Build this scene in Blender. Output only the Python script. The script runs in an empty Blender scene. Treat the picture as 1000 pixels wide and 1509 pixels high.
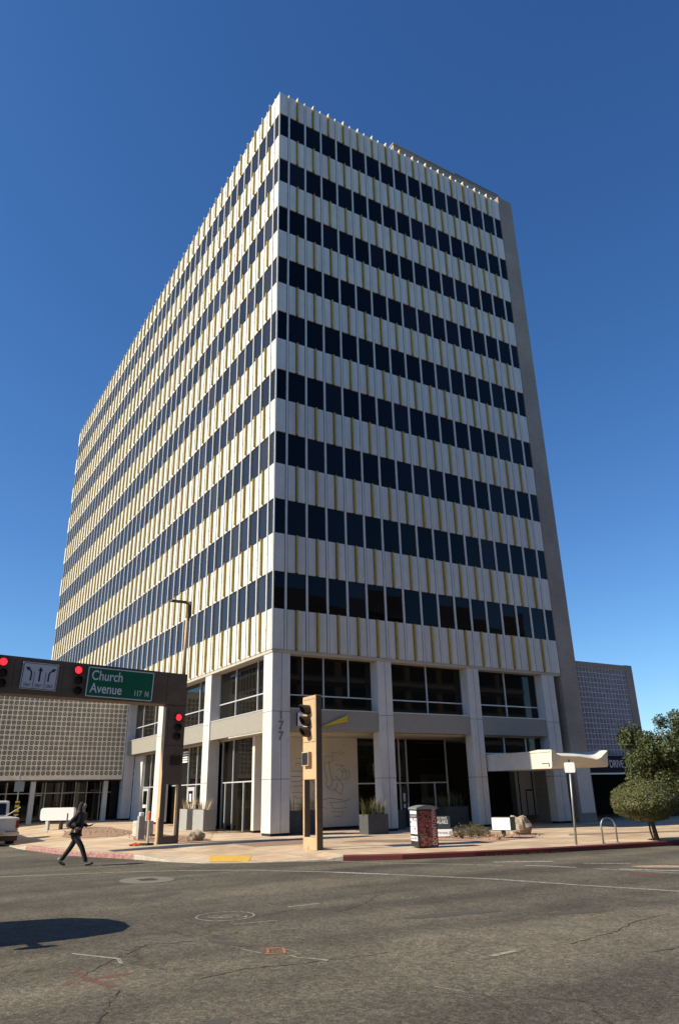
import bpy, bmesh, math, random
from mathutils import Vector, Matrix, noise
R = math.radians
random.seed(7)
sc = bpy.context.scene
COL = sc.collection

# ------------------------------------------------------------------ helpers
class MB:
    """collects shapes; build() links them as ONE mesh object"""
    def __init__(s): s.v = []; s.f = []; s.m = []
    def add(s, vs, fs, m=0):
        o = len(s.v); s.v += [tuple(p) for p in vs]
        s.f += [tuple(i + o for i in f) for f in fs]; s.m += [m] * len(fs)
    def box(s, x0, x1, y0, y1, z0, z1, m=0):
        x0, x1 = sorted((x0, x1)); y0, y1 = sorted((y0, y1)); z0, z1 = sorted((z0, z1))
        s.add([(x0,y0,z0),(x1,y0,z0),(x1,y1,z0),(x0,y1,z0),(x0,y0,z1),(x1,y0,z1),(x1,y1,z1),(x0,y1,z1)],
              [(0,3,2,1),(4,5,6,7),(0,1,5,4),(1,2,6,5),(2,3,7,6),(3,0,4,7)], m)
    def obox(s, c, sz, M, m=0):
        """oriented box: centre c, size sz, 3x3 matrix M"""
        c = Vector(c); h = Vector(sz) * .5; vs = []
        for z in (-1, 1):
            for x, y in ((-1,-1),(1,-1),(1,1),(-1,1)): vs.append(c + M @ Vector((x*h.x, y*h.y, z*h.z)))
        s.add(vs, [(0,3,2,1),(4,5,6,7),(0,1,5,4),(1,2,6,5),(2,3,7,6),(3,0,4,7)], m)
    def prism(s, pts, a, b, axis='y', m=0):
        """extrude a 2D polygon between a and b along axis"""
        def P(p, t):
            return {'y': (p[0], t, p[1]), 'x': (t, p[0], p[1]), 'z': (p[0], p[1], t)}[axis]
        n = len(pts); vs = [P(p, a) for p in pts] + [P(p, b) for p in pts]
        fs = [tuple(range(n)), tuple(range(2*n-1, n-1, -1))] + [(i, i+n, (i+1) % n+n, (i+1) % n) for i in range(n)]
        s.add(vs, fs, m)
    def tube(s, path, r, n=8, m=0, cap=True):
        rs = r if isinstance(r, (list, tuple)) else [r] * len(path)
        path = [Vector(p) for p in path]; rings = []
        prev = None
        for i, p in enumerate(path):
            t = (path[min(i+1, len(path)-1)] - path[max(i-1, 0)])
            t = t.normalized() if t.length > 0 else Vector((0,0,1))
            if prev is None:
                a = t.orthogonal().normalized()
            else:
                a = (prev - t * prev.dot(t)); a = a.normalized() if a.length > 1e-6 else t.orthogonal().normalized()
            prev = a; b = t.cross(a)
            rings.append([p + (a*math.cos(q) + b*math.sin(q)) * rs[i] for q in [2*math.pi*k/n for k in range(n)]])
        vs = [v for rg in rings for v in rg]; fs = []
        for i in range(len(path)-1):
            for k in range(n): fs.append((i*n+k, i*n+(k+1) % n, (i+1)*n+(k+1) % n, (i+1)*n+k))
        if cap: fs += [tuple(range(n-1, -1, -1)), tuple((len(path)-1)*n + k for k in range(n))]
        s.add(vs, fs, m)
    def ellipsoid(s, c, r, nu=14, nv=9, m=0, wob=0, sc_=2.0, seed=0):
        vs = []; fs = []
        for j in range(nv+1):
            ph = math.pi*j/nv
            for i in range(nu):
                th = 2*math.pi*i/nu
                d = Vector((math.sin(ph)*math.cos(th), math.sin(ph)*math.sin(th), math.cos(ph)))
                k = 1 + wob*noise.noise(d*sc_ + Vector((seed, seed*.7, 0)))
                vs.append((c[0]+d.x*r[0]*k, c[1]+d.y*r[1]*k, c[2]+d.z*r[2]*k))
        for j in range(nv):
            for i in range(nu): fs.append((j*nu+i, (j+1)*nu+i, (j+1)*nu+(i+1) % nu, j*nu+(i+1) % nu))
        s.add(vs, fs, m)
    def sheet(s, pts, z, m=0):
        s.add([(p[0], p[1], z(p[0], p[1]) if callable(z) else z) for p in pts], [tuple(range(len(pts)))], m)
    def line(s, pts, w, z=.004, m=0, jit=0):
        pts = [Vector((p[0], p[1])) for p in pts]; L = []; Q = []
        for i, p in enumerate(pts):
            t = (pts[min(i+1, len(pts)-1)] - pts[max(i-1, 0)]).normalized(); nn = Vector((-t.y, t.x))
            ww = w*.5*(1 + random.uniform(-jit, jit))
            L.append(p + nn*ww); Q.append(p - nn*ww)
        for i in range(len(pts)-1):
            s.add([(L[i].x,L[i].y,z),(Q[i].x,Q[i].y,z),(Q[i+1].x,Q[i+1].y,z),(L[i+1].x,L[i+1].y,z)], [(0,1,2,3)], m)
    def build(s, name, mats, parent=None, o=(0,0,0), smooth=False, bevel=0, fix=True):
        me = bpy.data.meshes.new(name)
        me.from_pydata([(x-o[0], y-o[1], z-o[2]) for x, y, z in s.v], [], s.f)
        if not isinstance(mats, (list, tuple)): mats = [mats]
        for mt in mats: me.materials.append(mt)
        me.polygons.foreach_set('material_index', s.m)
        if smooth: me.polygons.foreach_set('use_smooth', [True]*len(me.polygons))
        if fix:
            bm = bmesh.new(); bm.from_mesh(me); bmesh.ops.recalc_face_normals(bm, faces=bm.faces); bm.to_mesh(me); bm.free()
        ob = bpy.data.objects.new(name, me); COL.objects.link(ob)
        if parent: ob.parent = parent
        if bevel:
            b = ob.modifiers.new('edge', 'BEVEL'); b.width = bevel; b.segments = 2; b.limit_method = 'ANGLE'
        return ob

def tag(o, label=None, cat=None, group=None, kind=None):
    if label: o['label'] = label
    if cat: o['category'] = cat
    if group: o['group'] = group
    if kind: o['kind'] = kind
    return o
def empty(name, loc, label, cat, group=None, rz=0):
    e = bpy.data.objects.new(name, None); COL.objects.link(e); e.location = loc; e.rotation_euler.z = rz
    e.empty_display_size = .3
    return tag(e, label, cat, group)
def inst(src, parent, loc):
    c = src.copy(); COL.objects.link(c); c.parent = parent; c.location = loc
    return c
def text(body, size, loc, rot, mat, parent, o=(0,0,0), ext=.004, sx=1.0, name='lettering', align='CENTER', space=1.0, off=0.0):
    cu = bpy.data.curves.new(name, 'FONT'); cu.body = body; cu.size = size; cu.align_x = align; cu.align_y = 'CENTER'
    cu.extrude = ext; cu.space_line = space; cu.offset = off
    t = bpy.data.objects.new('tmp', cu); COL.objects.link(t)
    dg = bpy.context.evaluated_depsgraph_get()
    me = bpy.data.meshes.new_from_object(t.evaluated_get(dg)); me.name = name
    bpy.data.objects.remove(t); bpy.data.curves.remove(cu)
    me.materials.clear(); me.materials.append(mat)
    M = Matrix.Translation(Vector(loc) - Vector(o)) @ rot.to_4x4() @ Matrix.Diagonal((sx, 1, 1, 1))
    me.transform(M)
    ob = bpy.data.objects.new(name, me); COL.objects.link(ob)
    if parent: ob.parent = parent
    return ob
FACE_S = Matrix.Rotation(R(90), 3, 'X')                                   # text on a wall that faces -Y
FACE_W = Matrix.Rotation(R(-90), 3, 'Z') @ Matrix.Rotation(R(90), 3, 'X')  # text on a wall that faces -X

# ------------------------------------------------------------------ materials
def mat(name, col, rough=.7, metal=0, spec=.5, var=0, vscale=3, col2=None, bump=0, bscale=30, emit=None, estr=0, island=0, coord='Object'):
    m = bpy.data.materials.new(name); m.use_nodes = True
    nt = m.node_tree; N = nt.nodes; L = nt.links; b = N['Principled BSDF']
    b.inputs['Base Color'].default_value = (*col, 1); b.inputs['Roughness'].default_value = rough
    b.inputs['Metallic'].default_value = metal; b.inputs['Specular IOR Level'].default_value = spec
    tc = N.new('ShaderNodeTexCoord'); cur = None
    if var or col2:
        nz = N.new('ShaderNodeTexNoise'); nz.inputs['Scale'].default_value = vscale; nz.inputs['Detail'].default_value = 6
        nz.inputs['Roughness'].default_value = .65
        L.new(tc.outputs[coord], nz.inputs['Vector'])
        rp = N.new('ShaderNodeValToRGB'); L.new(nz.outputs['Fac'], rp.inputs['Fac'])
        c2 = col2 or tuple(c*(1-var) for c in col); c1 = col if col2 else tuple(min(1, c*(1+var)) for c in col)
        rp.color_ramp.elements[0].position = .35; rp.color_ramp.elements[1].position = .65
        rp.color_ramp.elements[0].color = (*c2, 1); rp.color_ramp.elements[1].color = (*c1, 1)
        cur = rp.outputs['Color']; L.new(cur, b.inputs['Base Color'])
    if island:
        g = N.new('ShaderNodeNewGeometry'); oi = N.new('ShaderNodeObjectInfo')
        ad = N.new('ShaderNodeMath'); ad.operation = 'ADD'; L.new(g.outputs['Random Per Island'], ad.inputs[0]); L.new(oi.outputs['Random'], ad.inputs[1])
        fr = N.new('ShaderNodeMath'); fr.operation = 'FRACT'; L.new(ad.outputs[0], fr.inputs[0])
        mr = N.new('ShaderNodeMapRange'); mr.inputs['To Min'].default_value = 1-island; mr.inputs['To Max'].default_value = 1+island
        L.new(fr.outputs[0], mr.inputs['Value'])
        hs = N.new('ShaderNodeHueSaturation'); L.new(mr.outputs[0], hs.inputs['Value'])
        if cur: L.new(cur, hs.inputs['Color'])
        else: hs.inputs['Color'].default_value = (*col, 1)
        L.new(hs.outputs[0], b.inputs['Base Color'])
    if bump:
        bn = N.new('ShaderNodeTexNoise'); bn.inputs['Scale'].default_value = bscale; bn.inputs['Detail'].default_value = 4
        L.new(tc.outputs[coord], bn.inputs['Vector'])
        bp = N.new('ShaderNodeBump'); bp.inputs['Strength'].default_value = bump; bp.inputs['Distance'].default_value = .02
        L.new(bn.outputs['Fac'], bp.inputs['Height']); L.new(bp.outputs[0], b.inputs['Normal'])
    if emit:
        b.inputs['Emission Color'].default_value = (*emit, 1); b.inputs['Emission Strength'].default_value = estr
    return m

white_panel = mat('white_panel', (.66,.635,.575), .55, var=.06, vscale=1.2, island=.04, bump=.05, bscale=60)
def streaks(m, lo=.84, hi=1.06):
    nt = m.node_tree; N = nt.nodes; L = nt.links; b = N['Principled BSDF']; src = b.inputs['Base Color'].links[0].from_socket
    g = N.new('ShaderNodeNewGeometry'); mp = N.new('ShaderNodeMapping'); mp.inputs['Scale'].default_value = (3.5, 3.5, .22); L.new(g.outputs['Position'], mp.inputs['Vector'])
    nz = N.new('ShaderNodeTexNoise'); nz.inputs['Scale'].default_value = 1; nz.inputs['Detail'].default_value = 5; nz.inputs['Roughness'].default_value = .7; L.new(mp.outputs[0], nz.inputs['Vector'])
    mr = N.new('ShaderNodeMapRange'); mr.inputs['From Min'].default_value = .3; mr.inputs['From Max'].default_value = .65; mr.inputs['To Min'].default_value = lo; mr.inputs['To Max'].default_value = hi; L.new(nz.outputs['Fac'], mr.inputs['Value'])
    hs = N.new('ShaderNodeHueSaturation'); L.new(src, hs.inputs['Color']); L.new(mr.outputs[0], hs.inputs['Value']); L.new(hs.outputs[0], b.inputs['Base Color'])
streaks(white_panel)
white_metal = mat('white_metal', (.66,.64,.60), .4, var=.05, vscale=2)
gold = mat('gold_fin', (.46,.325,.07), .45, var=.15, vscale=1.5, island=.14)
joint = mat('dark_joint', (.012,.012,.014), .9)
concrete_white = mat('white_concrete', (.61,.59,.55), .75, var=.08, vscale=.9, bump=.15, bscale=25)
exposed_agg = mat('exposed_aggregate', (.335,.31,.265), .85, col2=(.26,.24,.20), vscale=22, bump=.3, bscale=70)
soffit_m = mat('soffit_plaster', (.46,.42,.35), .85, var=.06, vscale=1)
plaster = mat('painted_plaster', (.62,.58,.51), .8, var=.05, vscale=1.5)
frame_m = mat('aluminium_frame', (.62,.62,.62), .4, .3)
dark_frame = mat('dark_frame', (.02,.02,.022), .5)
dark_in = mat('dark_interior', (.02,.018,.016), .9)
streaks(concrete_white, .9, 1.04)
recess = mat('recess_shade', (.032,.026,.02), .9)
def glass_mat(name, col, tint, ior=1.5, wav=.010):
    m = mat(name, col, .02, 0, .5)
    nt = m.node_tree; b = nt.nodes['Principled BSDF']; b.inputs['IOR'].default_value = ior
    b.inputs['Specular Tint'].default_value = (*tint, 1)
    tc = nt.nodes.new('ShaderNodeTexCoord'); nz = nt.nodes.new('ShaderNodeTexNoise'); nz.inputs['Scale'].default_value = .7
    nz.inputs['Detail'].default_value = 1
    bp = nt.nodes.new('ShaderNodeBump'); bp.inputs['Strength'].default_value = wav*4; bp.inputs['Distance'].default_value = .05
    nt.links.new(tc.outputs['Object'], nz.inputs['Vector']); nt.links.new(nz.outputs['Fac'], bp.inputs['Height']); nt.links.new(bp.outputs[0], b.inputs['Normal'])
    return m
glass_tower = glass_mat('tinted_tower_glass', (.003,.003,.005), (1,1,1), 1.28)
glass_west = glass_mat('lighter_tower_glass', (.026,.026,.028), (1,1,1), 1.36)  # west panes: lighter, greyer base colour than the south ones
def pane_variation(m, lo, hi, tilt=.004):
    nt = m.node_tree; N = nt.nodes; L = nt.links; b = N['Principled BSDF']
    g = N.new('ShaderNodeNewGeometry'); mp = N.new('ShaderNodeVectorMath'); mp.operation = 'SNAP'; mp.inputs[1].default_value = (1.13564, 1.13564, 3.7)
    ad = N.new('ShaderNodeVectorMath'); ad.operation = 'ADD'; ad.inputs[1].default_value = (.462, .462, 1.5); L.new(g.outputs['Position'], ad.inputs[0]); L.new(ad.outputs[0], mp.inputs[0])
    wn = N.new('ShaderNodeTexWhiteNoise'); wn.noise_dimensions = '3D'; L.new(mp.outputs[0], wn.inputs['Vector'])
    pw = N.new('ShaderNodeMath'); pw.operation = 'POWER'; pw.inputs[1].default_value = 3; L.new(wn.outputs['Value'], pw.inputs[0])
    mr = N.new('ShaderNodeMapRange'); mr.inputs['To Min'].default_value = lo; mr.inputs['To Max'].default_value = hi; L.new(pw.outputs[0], mr.inputs['Value'])
    hs = N.new('ShaderNodeHueSaturation'); hs.inputs['Color'].default_value = b.inputs['Base Color'].default_value; L.new(mr.outputs[0], hs.inputs['Value']); L.new(hs.outputs[0], b.inputs['Base Color'])
    sb = N.new('ShaderNodeVectorMath'); sb.operation = 'SUBTRACT'; sb.inputs[1].default_value = (.5,.5,.5); L.new(wn.outputs['Color'], sb.inputs[0])
    sc_ = N.new('ShaderNodeVectorMath'); sc_.operation = 'SCALE'; sc_.inputs['Scale'].default_value = tilt*2; L.new(sb.outputs[0], sc_.inputs[0])
    src = b.inputs['Normal'].links[0].from_socket; a2 = N.new('ShaderNodeVectorMath'); a2.operation = 'ADD'; L.new(src, a2.inputs[0]); L.new(sc_.outputs[0], a2.inputs[1])
    nn = N.new('ShaderNodeVectorMath'); nn.operation = 'NORMALIZE'; L.new(a2.outputs[0], nn.inputs[0]); L.new(nn.outputs[0], b.inputs['Normal'])
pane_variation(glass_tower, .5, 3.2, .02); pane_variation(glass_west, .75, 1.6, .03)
glass_store = glass_mat('storefront_glass', (.008,.007,.005), (1,1,1), 1.42, .006)

def brick_mat():
    m = mat('tan_brick', (.3,.25,.2), .9)
    nt = m.node_tree; N = nt.nodes; L = nt.links; b = N['Principled BSDF']
    tc = N.new('ShaderNodeTexCoord'); mp = N.new('ShaderNodeMapping'); mp.inputs['Rotation'].default_value = (R(90), 0, 0)
    L.new(tc.outputs['Object'], mp.inputs['Vector'])
    br = N.new('ShaderNodeTexBrick'); br.inputs['Scale'].default_value = 1
    br.inputs['Brick Width'].default_value = .3; br.inputs['Row Height'].default_value = .1; br.inputs['Mortar Size'].default_value = .008
    br.inputs['Color1'].default_value = (.345,.295,.245,1); br.inputs['Color2'].default_value = (.30,.255,.21,1); br.inputs['Mortar'].default_value = (.33,.285,.24,1)
    L.new(mp.outputs[0], br.inputs['Vector'])
    nz = N.new('ShaderNodeTexNoise'); nz.inputs['Scale'].default_value = .35; nz.inputs['Detail'].default_value = 6; L.new(tc.outputs['Object'], nz.inputs['Vector'])
    mr = N.new('ShaderNodeMapRange'); mr.inputs['From Min'].default_value = .3; mr.inputs['From Max'].default_value = .7
    mr.inputs['To Min'].default_value = .82; mr.inputs['To Max'].default_value = 1.15; L.new(nz.outputs['Fac'], mr.inputs['Value'])
    hs = N.new('ShaderNodeHueSaturation'); L.new(br.outputs['Color'], hs.inputs['Color']); L.new(mr.outputs[0], hs.inputs['Value'])
    L.new(hs.outputs[0], b.inputs['Base Color'])
    bp = N.new('ShaderNodeBump'); bp.inputs['Strength'].default_value = .4; bp.inputs['Distance'].default_value = .01
    L.new(br.outputs['Fac'], bp.inputs['Height']); bp.invert = True; L.new(bp.outputs[0], b.inputs['Normal'])
    return m
brick = brick_mat()

def asphalt_mat():
    m = mat('asphalt', (.1,.09,.075), .92, spec=.25)
    nt = m.node_tree; N = nt.nodes; L = nt.links; b = N['Principled BSDF']
    tc = N.new('ShaderNodeTexCoord')
    def nz(scale, det=4, rough=.6):
        n = N.new('ShaderNodeTexNoise'); n.inputs['Scale'].default_value = scale; n.inputs['Detail'].default_value = det
        n.inputs['Roughness'].default_value = rough; L.new(tc.outputs['Object'], n.inputs['Vector']); return n
    def ramp(src, p0, c0, p1, c1):
        r = N.new('ShaderNodeValToRGB'); L.new(src, r.inputs['Fac'])
        e = r.color_ramp.elements; e[0].position = p0; e[1].position = p1; e[0].color = (*c0,1); e[1].color = (*c1,1); return r
    big = ramp(nz(.16, 5, .6).outputs['Fac'], .34, (.108,.093,.074), .64, (.158,.136,.107))
    mid = ramp(nz(1.3, 6, .7).outputs['Fac'], .3, (.75,.75,.75), .7, (1.15,1.14,1.12))
    # exposed stones: every stone a shade of its own, three grades of stone
    vo = N.new('ShaderNodeTexVoronoi'); vo.inputs['Scale'].default_value = 75; L.new(tc.outputs['Object'], vo.inputs['Vector'])
    sp = N.new('ShaderNodeSeparateColor'); L.new(vo.outputs['Color'], sp.inputs[0])
    st = ramp(sp.outputs[0], .15, (.56,.56,.56), .95, (1.5,1.47,1.4))
    vo2 = N.new('ShaderNodeTexVoronoi'); vo2.inputs['Scale'].default_value = 21; L.new(tc.outputs['Object'], vo2.inputs['Vector'])
    sp2 = N.new('ShaderNodeSeparateColor'); L.new(vo2.outputs['Color'], sp2.inputs[0])
    st2 = ramp(sp2.outputs[1], .1, (.72,.72,.72), 1, (1.22,1.22,1.2))
    def mul(a, c, f=1):
        x = N.new('ShaderNodeMix'); x.data_type = 'RGBA'; x.blend_type = 'MULTIPLY'; x.inputs[0].default_value = f
        x.clamp_result = False
        L.new(a, x.inputs[6]); L.new(c, x.inputs[7]); return x.outputs[2]
    c = mul(mul(mul(big.outputs[0], mid.outputs[0]), st.outputs[0], .85), st2.outputs[0])
    # wheel-polished bands running along the street
    mp = N.new('ShaderNodeMapping'); mp.inputs['Rotation'].default_value = (0,0,R(8)); mp.inputs['Scale'].default_value = (.06,.55,1)
    L.new(tc.outputs['Object'], mp.inputs['Vector'])
    wn = N.new('ShaderNodeTexNoise'); wn.inputs['Scale'].default_value = 1; wn.inputs['Detail'].default_value = 3; L.new(mp.outputs[0], wn.inputs['Vector'])
    wr = ramp(wn.outputs['Fac'], .40, (.66,.67,.68), .60, (1.10,1.10,1.08)); c = mul(c, wr.outputs[0])
    # hairline cracks
    vc = N.new('ShaderNodeTexVoronoi'); vc.feature = 'DISTANCE_TO_EDGE'; vc.inputs['Scale'].default_value = .42
    dn = nz(1.2, 5); ad = N.new('ShaderNodeMix'); ad.data_type = 'RGBA'; ad.blend_type = 'ADD'; ad.inputs[0].default_value = .6
    L.new(tc.outputs['Object'], ad.inputs[6]); L.new(dn.outputs['Color'], ad.inputs[7]); L.new(ad.outputs[2], vc.inputs['Vector'])
    cr = ramp(vc.outputs['Distance'], .002, (.62,.6,.57), .011, (1,1,1))
    mk = ramp(nz(.3, 2).outputs['Fac'], .5, (0,0,0), .6, (1,1,1))
    x = N.new('ShaderNodeMix'); x.data_type = 'RGBA'; x.blend_type = 'MULTIPLY'; L.new(mk.outputs[0], x.inputs[0]); L.new(c, x.inputs[6]); L.new(cr.outputs[0], x.inputs[7])
    L.new(x.outputs[2], b.inputs['Base Color'])
    bp = N.new('ShaderNodeBump'); bp.inputs['Strength'].default_value = .55; bp.inputs['Distance'].default_value = .006
    L.new(vo.outputs['Distance'], bp.inputs['Height']); L.new(bp.outputs[0], b.inputs['Normal'])
    return m
asphalt = asphalt_mat()

def paving_mat():
    m = mat('pavement_concrete', (.5,.42,.32), .85)
    nt = m.node_tree; N = nt.nodes; L = nt.links; b = N['Principled BSDF']
    tc = N.new('ShaderNodeTexCoord')
    br = N.new('ShaderNodeTexBrick'); br.offset = 0; br.inputs['Scale'].default_value = 1; br.inputs['Brick Width'].default_value = 1.5
    br.inputs['Row Height'].default_value = 1.5; br.inputs['Mortar Size'].default_value = .018; br.inputs['Bias'].default_value = 0
    br.inputs['Color1'].default_value = (.60,.475,.335,1); br.inputs['Color2'].default_value = (.50,.39,.27,1); br.inputs['Mortar'].default_value = (.25,.19,.13,1)
    mp = N.new('ShaderNodeMapping'); mp.inputs['Rotation'].default_value = (0,0,R(-12)); L.new(tc.outputs['Object'], mp.inputs['Vector']); L.new(mp.outputs[0], br.inputs['Vector'])
    n = N.new('ShaderNodeTexNoise'); n.inputs['Scale'].default_value = 1.1; n.inputs['Detail'].default_value = 7; n.inputs['Roughness'].default_value = .7
    L.new(tc.outputs['Object'], n.inputs['Vector'])
    mr = N.new('ShaderNodeMapRange'); mr.inputs['From Min'].default_value = .3; mr.inputs['From Max'].default_value = .7; mr.inputs['To Min'].default_value = .72; mr.inputs['To Max'].default_value = 1.15
    L.new(n.outputs['Fac'], mr.inputs['Value'])
    n2 = N.new('ShaderNodeTexNoise'); n2.inputs['Scale'].default_value = .45; n2.inputs['Detail'].default_value = 4; L.new(tc.outputs['Object'], n2.inputs['Vector'])
    r2 = N.new('ShaderNodeValToRGB'); L.new(n2.outputs['Fac'], r2.inputs['Fac']); r2.color_ramp.elements[0].position = .42; r2.color_ramp.elements[1].position = .60
    r2.color_ramp.elements[0].color = (.90,.80,.72,1); r2.color_ramp.elements[1].color = (1,1,1,1)
    mm_ = N.new('ShaderNodeMix'); mm_.data_type = 'RGBA'; mm_.blend_type = 'MULTIPLY'; mm_.inputs[0].default_value = 1; L.new(br.outputs['Color'], mm_.inputs[6]); L.new(r2.outputs[0], mm_.inputs[7])
    hs = N.new('ShaderNodeHueSaturation'); L.new(mm_.outputs[2], hs.inputs['Color']); L.new(mr.outputs[0], hs.inputs['Value']); L.new(hs.outputs[0], b.inputs['Base Color'])
    return m
paving = paving_mat()
paver_red = mat('red_brown_paver', (.30,.19,.13), .9, col2=(.20,.13,.09), vscale=6)
kerb_grey = mat('kerb_concrete', (.45,.39,.31), .9, var=.2, vscale=5)
kerb_red = mat('faded_red_kerb_paint', (.27,.075,.07), .75, col2=(.42,.27,.22), vscale=8)
kerb_shaded = mat('shaded_red_kerb_paint', (.17,.02,.02), .7, col2=(.11,.03,.025), vscale=7)  # red kerb facing south, its shade put into a darker colour
road_white = mat('worn_road_paint', (.36,.33,.28), .85, col2=(.20,.175,.14), vscale=9)
road_white2 = mat('fresh_road_paint', (.50,.47,.42), .85, col2=(.16,.14,.11), vscale=14)
yellow_tile = mat('yellow_tactile', (.62,.37,.05), .75, var=.12, vscale=8, bump=.6, bscale=60)
def worn(m, scale, lo, hi):
    # paint rubbed off by traffic: bare road shows between the flecks that are left
    nt = m.node_tree; N = nt.nodes; L = nt.links
    tc = N.new('ShaderNodeTexCoord'); n1 = N.new('ShaderNodeTexNoise'); n1.inputs['Scale'].default_value = scale; n1.inputs['Detail'].default_value = 8; n1.inputs['Roughness'].default_value = .8
    L.new(tc.outputs['Object'], n1.inputs['Vector']); r = N.new('ShaderNodeMapRange'); r.inputs['From Min'].default_value = lo; r.inputs['From Max'].default_value = hi
    L.new(n1.outputs['Fac'], r.inputs['Value']); L.new(r.outputs[0], N['Principled BSDF'].inputs['Alpha'])
gravel_m = mat('decomposed_granite', (.36,.215,.135), .95, col2=(.24,.14,.09), vscale=9, bump=.9, bscale=50)
gravel_pink = mat('pinkish_granite', (.46,.27,.185), .95, col2=(.33,.19,.125), vscale=9, bump=.9, bscale=50)
bronze = mat('bronze_paint', (.13,.095,.066), .6, spec=.15, var=.12, vscale=3)
tan_post = mat('tan_post_paint', (.52,.345,.19), .6, var=.08, vscale=2.5)
black_m = mat('black_plastic', (.012,.012,.013), .45)
sign_green = mat('sign_green', (.004,.11,.05), .5, spec=.3)
sign_white = mat('sign_white', (.62,.62,.64), .5)
sign_grey = mat('sign_grey_white', (.53,.53,.55), .5)
lit_white = mat('bright_white_panel', (.80,.80,.78), .5)
galv = mat('galvanised_steel', (.33,.33,.32), .5, .6, var=.15, vscale=6)
dark_metal = mat('dark_metal', (.035,.033,.03), .5, .4)
red_lens = mat('red_lamp_lens', (.5,.02,.03), .4, emit=(1,.02,.035), estr=1.35)
off_lens = mat('unlit_lens', (.012,.012,.012), .25)
planter_light = mat('grey_planter', (.29,.285,.27), .8, var=.08, vscale=4)
planter_dark = mat('charcoal_planter', (.065,.065,.066), .8, var=.15, vscale=4)
rock_m = mat('tan_boulder', (.46,.37,.27), .95, col2=(.22,.17,.12), vscale=3.5, bump=1, bscale=9)
bark = mat('bark', (.085,.062,.045), .95, var=.3, vscale=9, bump=.8, bscale=25)
def leaf_mat(name, c, isl=.35):
    m = mat(name, c, .55, island=isl, spec=.3)
    return m
leaf_olive = leaf_mat('olive_leaves', (.085,.090,.030), .45)
leaf_dark = leaf_mat('dark_leaves', (.056,.069,.023), .5)
leaf_grass = leaf_mat('sage_leaves', (.115,.105,.05))
straw = leaf_mat('dry_straw', (.46,.34,.17), .2)
reed = leaf_mat('reed_green', (.10,.095,.035), .3)
yellow_m = mat('yellow_panel', (.62,.46,.02), .5)
skin = mat('skin', (.36,.22,.15), .55)
cloth_black = mat('black_cloth', (.009,.009,.009), .85, var=.4, vscale=14)
denim = mat('dark_denim', (.011,.012,.011), .9, var=.4, vscale=16)
hair_m = mat('dark_hair', (.010,.008,.006), .8)
scarf_m = mat('grey_scarf', (.11,.10,.085), .9)
shoe_m = mat('black_shoe', (.012,.012,.012), .5)
sole_m = mat('pale_shoe', (.30,.28,.25), .7)
car_white = mat('white_car_paint', (.50,.49,.47), .3, spec=.5)
rubber = mat('rubber', (.014,.014,.014), .9)
chrome = mat('bumper_chrome', (.45,.45,.45), .25, .8)
red_plastic = mat('red_tail_lens', (.20,.015,.01), .3)
orange_m = mat('orange_plastic', (.65,.14,.03), .6)
orange_paint = mat('orange_marking_paint', (.55,.17,.06), .8, col2=(.25,.11,.055), vscale=20)
red_paint = mat('red_marking_paint', (.26,.085,.062), .9, col2=(.115,.08,.062), vscale=11)
worn(red_paint, 9, .40, .66); worn(orange_paint, 14, .28, .5); worn(road_white, 7, .27, .50); worn(road_white2, 7, .22, .48)
crack_m = mat('crack_dark', (.028,.024,.019), .95)
patch_dark = mat('dark_asphalt_patch', (.052,.046,.037), .95, col2=(.072,.063,.05), vscale=30)
patch_beige = mat('beige_patch', (.42,.30,.19), .9, col2=(.25,.18,.12), vscale=8)
iron = mat('cast_iron', (.165,.14,.11), .8, var=.25, vscale=25, bump=.5, bscale=40)
canopy_m = mat('canopy_stucco', (.62,.575,.50), .85, var=.05, vscale=2, bump=.1, bscale=40)
screen_m = mat('screen_block', (.84,.76,.61), .9, var=.10, vscale=1.5)
screen_cool = mat('pale_screen_block', (.47,.47,.49), .9, var=.08, vscale=1.5)
void_m = mat('drive_void', (.010,.010,.012), .9)

# ------------------------------------------------------------------ dimensions (metres; near corner of the tower at 0,0)
W = 1.13564; E_ = .593 * W
NR, NL = 15, 46
LR, LL = NR*W + 2*E_, NL*W + 2*E_
WT = [41.2145 - 3.7*k for k in range(9)]; WB = [39.4253 - 3.7*k for k in range(9)]
TOP, BOT = 42.977, 7.936
def pz(x, y):
    return .2 - .007*max(-9, min(x, 22)) + .011*max(0, min(y, 26))
class Face(MB):
    """boxes given along the facade (u), outward (d) and up (z)"""
    def __init__(s, side): super().__init__(); s.side = side
    def fb(s, u0, u1, d0, d1, z0, z1, m=0):
        if s.side == 'R': s.box(u0, u1, -d0, -d1, z0, z1, m)
        else: s.box(-d0, -d1, u0, u1, z0, z1, m)
    def shift(s, u, z): return (u, 0, z) if s.side == 'R' else (0, u, z)

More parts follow.
